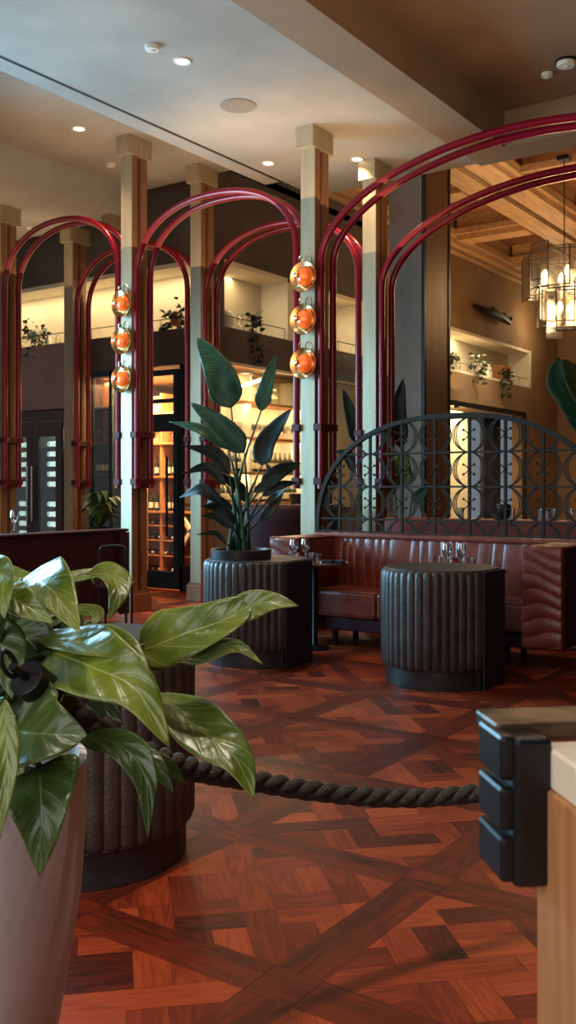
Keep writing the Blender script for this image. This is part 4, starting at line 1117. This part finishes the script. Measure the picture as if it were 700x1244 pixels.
disc(226,216,5.7,.12,'b','white disc with black base left of the back column cap')
disc(36,275,5.05,.05,'s','tiny white disc on the low ceiling at the far left')
# added, assumed fixtures outside the picture that light the room
for k, (X, Z, e) in enumerate(((-.8,1.7,360),(.9,2.7,190),(-1.3,3.6,80),(.6,5.0,45))):
    q = cam2w(X,Z,5.05)
    if q.x > -3.9: q.z = 5.32
    elif q.x > -4.34: q.z = 4.95
    t = thing('downlight','added lit round downlight %s, above the picture' % ('over the concrete pot','over the oak host stand','over the nearest leather drum','over the middle of the parquet')[k],'light',q)
    MB().lathe([(.05,-.004),(.075,-.012),(.08,0)],q,24).build('trim_ring','plast',t,smooth=True)
    MB().lathe([(0,-.008),(.054,-.008),(.054,-.001)],q,20).build('lens','led',t)
    L = bpy.data.lights.new('downlight_beam','SPOT'); L.energy = e; L.color = (1,.84,.7); L.spot_size = math.radians(80); L.spot_blend = .9; L.shadow_soft_size = .12
    lo = bpy.data.objects.new('downlight_beam', L); C.objects.link(lo); lo.location = (q.x,q.y,q.z-.03)

# small items on the ledge behind the screen
for i, px in enumerate((560,604,612,622,655,664,672,692)):
    b_ = onwall_v(px,9.03,1.12)
    nm = 'candle_pot' if i in (2,) else 'table_glass'
    lab = ['slim cream card holder','clear glass left of the black pot','black round pot','clear glass right of the black pot','clear glass first of the right hand three','clear glass second of the right hand three','clear glass third of the right hand three','clear glass at the right edge'][i]
    pr = [(.04,0),(.07,.05),(.075,.13),(.06,.15),(0,.15)] if i == 2 else [(.028,0),(.035,.11),(.033,.11),(.026,.008),(0,.008)]
    tag(MB().lathe(pr,b_,16).build(nm,'blackm' if i == 2 else ('cream' if i == 0 else 'gtable'),loc=b_,smooth=True), lab+' on the crimson ledge behind the screen', 'pot' if i == 2 else 'glass')

# ------------------------------------------------------------------ lights
area('assumed_daylight', (-9.95,4.9,2.35), (-5,5.2,1.3), 3.2, 3.1, 620, (.34,.72,1), 140)  # assumed cool light from out of view, added for the blue left-hand edges
area('front_fill', (-2.2,-2.75,2.5), (-2.9,3,1.6), 5.0, 3.4, 195, (1,.96,.92))  # added soft fill from behind the camera; the wall there has no opening
area('coffer_fill', (-1.5,5,3.2), (-1.5,5.2,5.3), 3.5, 5, 60, (1,.62,.34))  # added warm fill to brighten the coffer, no fixture hangs here
area('assumed_ceiling_uplight', (-5.4,6,3.6), (-5.4,6,5), 2, 4, 16, (1,.8,.6))  # assumed warm uplight, added below the ceiling without a fixture
area('niche_light_left', (-11.1,W+.2,4.45), (-11.1,W+.3,3.6), 4.8,.15, 55, (1,.78,.45))
area('niche_light_corner', (U-.22,11.05,4.45), (U-.25,11.05,3.6), .15,1.4, 12, (1,.78,.45))
area('niche_light_mid', (U-.22,13.3,4.45), (U-.25,13.3,3.6), .15,1.2, 12, (1,.78,.45))
area('niche_light_far', (U-.2,18.5,4.48), (U-.3,18.5,3.7), .15,6.0, 150, (1,.8,.48))
area('wine_room_light', (-9.8,10.9,3.05), (-9.8,11.2,0), 2.2,.4, 380, (1,.68,.34))
area('shelf_light', (-8.4,11.5,3.05), (-8.7,11.5,1.5), .15,2.3, 190, (1,.72,.38))
for z_ in (1.65,2.16,2.68): area('under_shelf_light', (-8.56,11.5,z_-.05), (-8.8,11.5,z_-.4), 2.3,.04, 60, (1,.74,.4))
area('opening_light', (-9.2,18.6,3.05), (-9.3,18.6,0), .6,4.5, 200, (1,.78,.42))
L = bpy.data.lights.new('assumed_wall_uplight','POINT'); L.energy = 32; L.color = (1,.75,.42); L.shadow_soft_size = .15  # assumed unseen lamp for the bright patch on the brown wall
lo = bpy.data.objects.new('assumed_wall_uplight', L); C.objects.link(lo); lo.location = (U+.7,21.2,5.0)
area('cooler_light', (-11.85,W+.3,2.4), (-11.85,W+.3,0), 1.1,.2, 10, (.6,1,.9))
area('assumed_hall_uplight', (-5.6,16,3.2), (-5.4,16,6.4), 3.5,9, 190, (1,.62,.28))  # assumed warm glow on the wooden ceiling, no lamp is modelled
area('assumed_tray_uplight', (-7.9,8.2,4.2), (-7.9,8.2,5.5), 1.6,2.6, 18, (1,.7,.4))  # assumed warm light in the tray, added with no fixture
area('assumed_column_uplight', (-5.6,8.3,4.3), (-5.6,8.5,5.1), 2.2,2.2, 22, (1,.66,.34))  # unseen, assumed source of the warm ceiling glow around the columns
area('assumed_left_uplight', (-10.6,8.0,4.2), (-10.6,8,5.1), 1.6,2.6, 16, (1,.72,.42))  # added, assumed warm light for the low ceiling at the left
w_ = bpy.data.worlds.new('world'); bpy.context.scene.world = w_; w_.use_nodes = True
w_.node_tree.nodes['Background'].inputs[0].default_value = (.5,.55,.6,1); w_.node_tree.nodes['Background'].inputs[1].default_value = .3
sc = bpy.context.scene
sc.view_settings.view_transform = 'Standard'; sc.view_settings.look = 'None'; sc.view_settings.gamma = 1; sc.view_settings.exposure = 0
sc.view_settings.use_curve_mapping = False
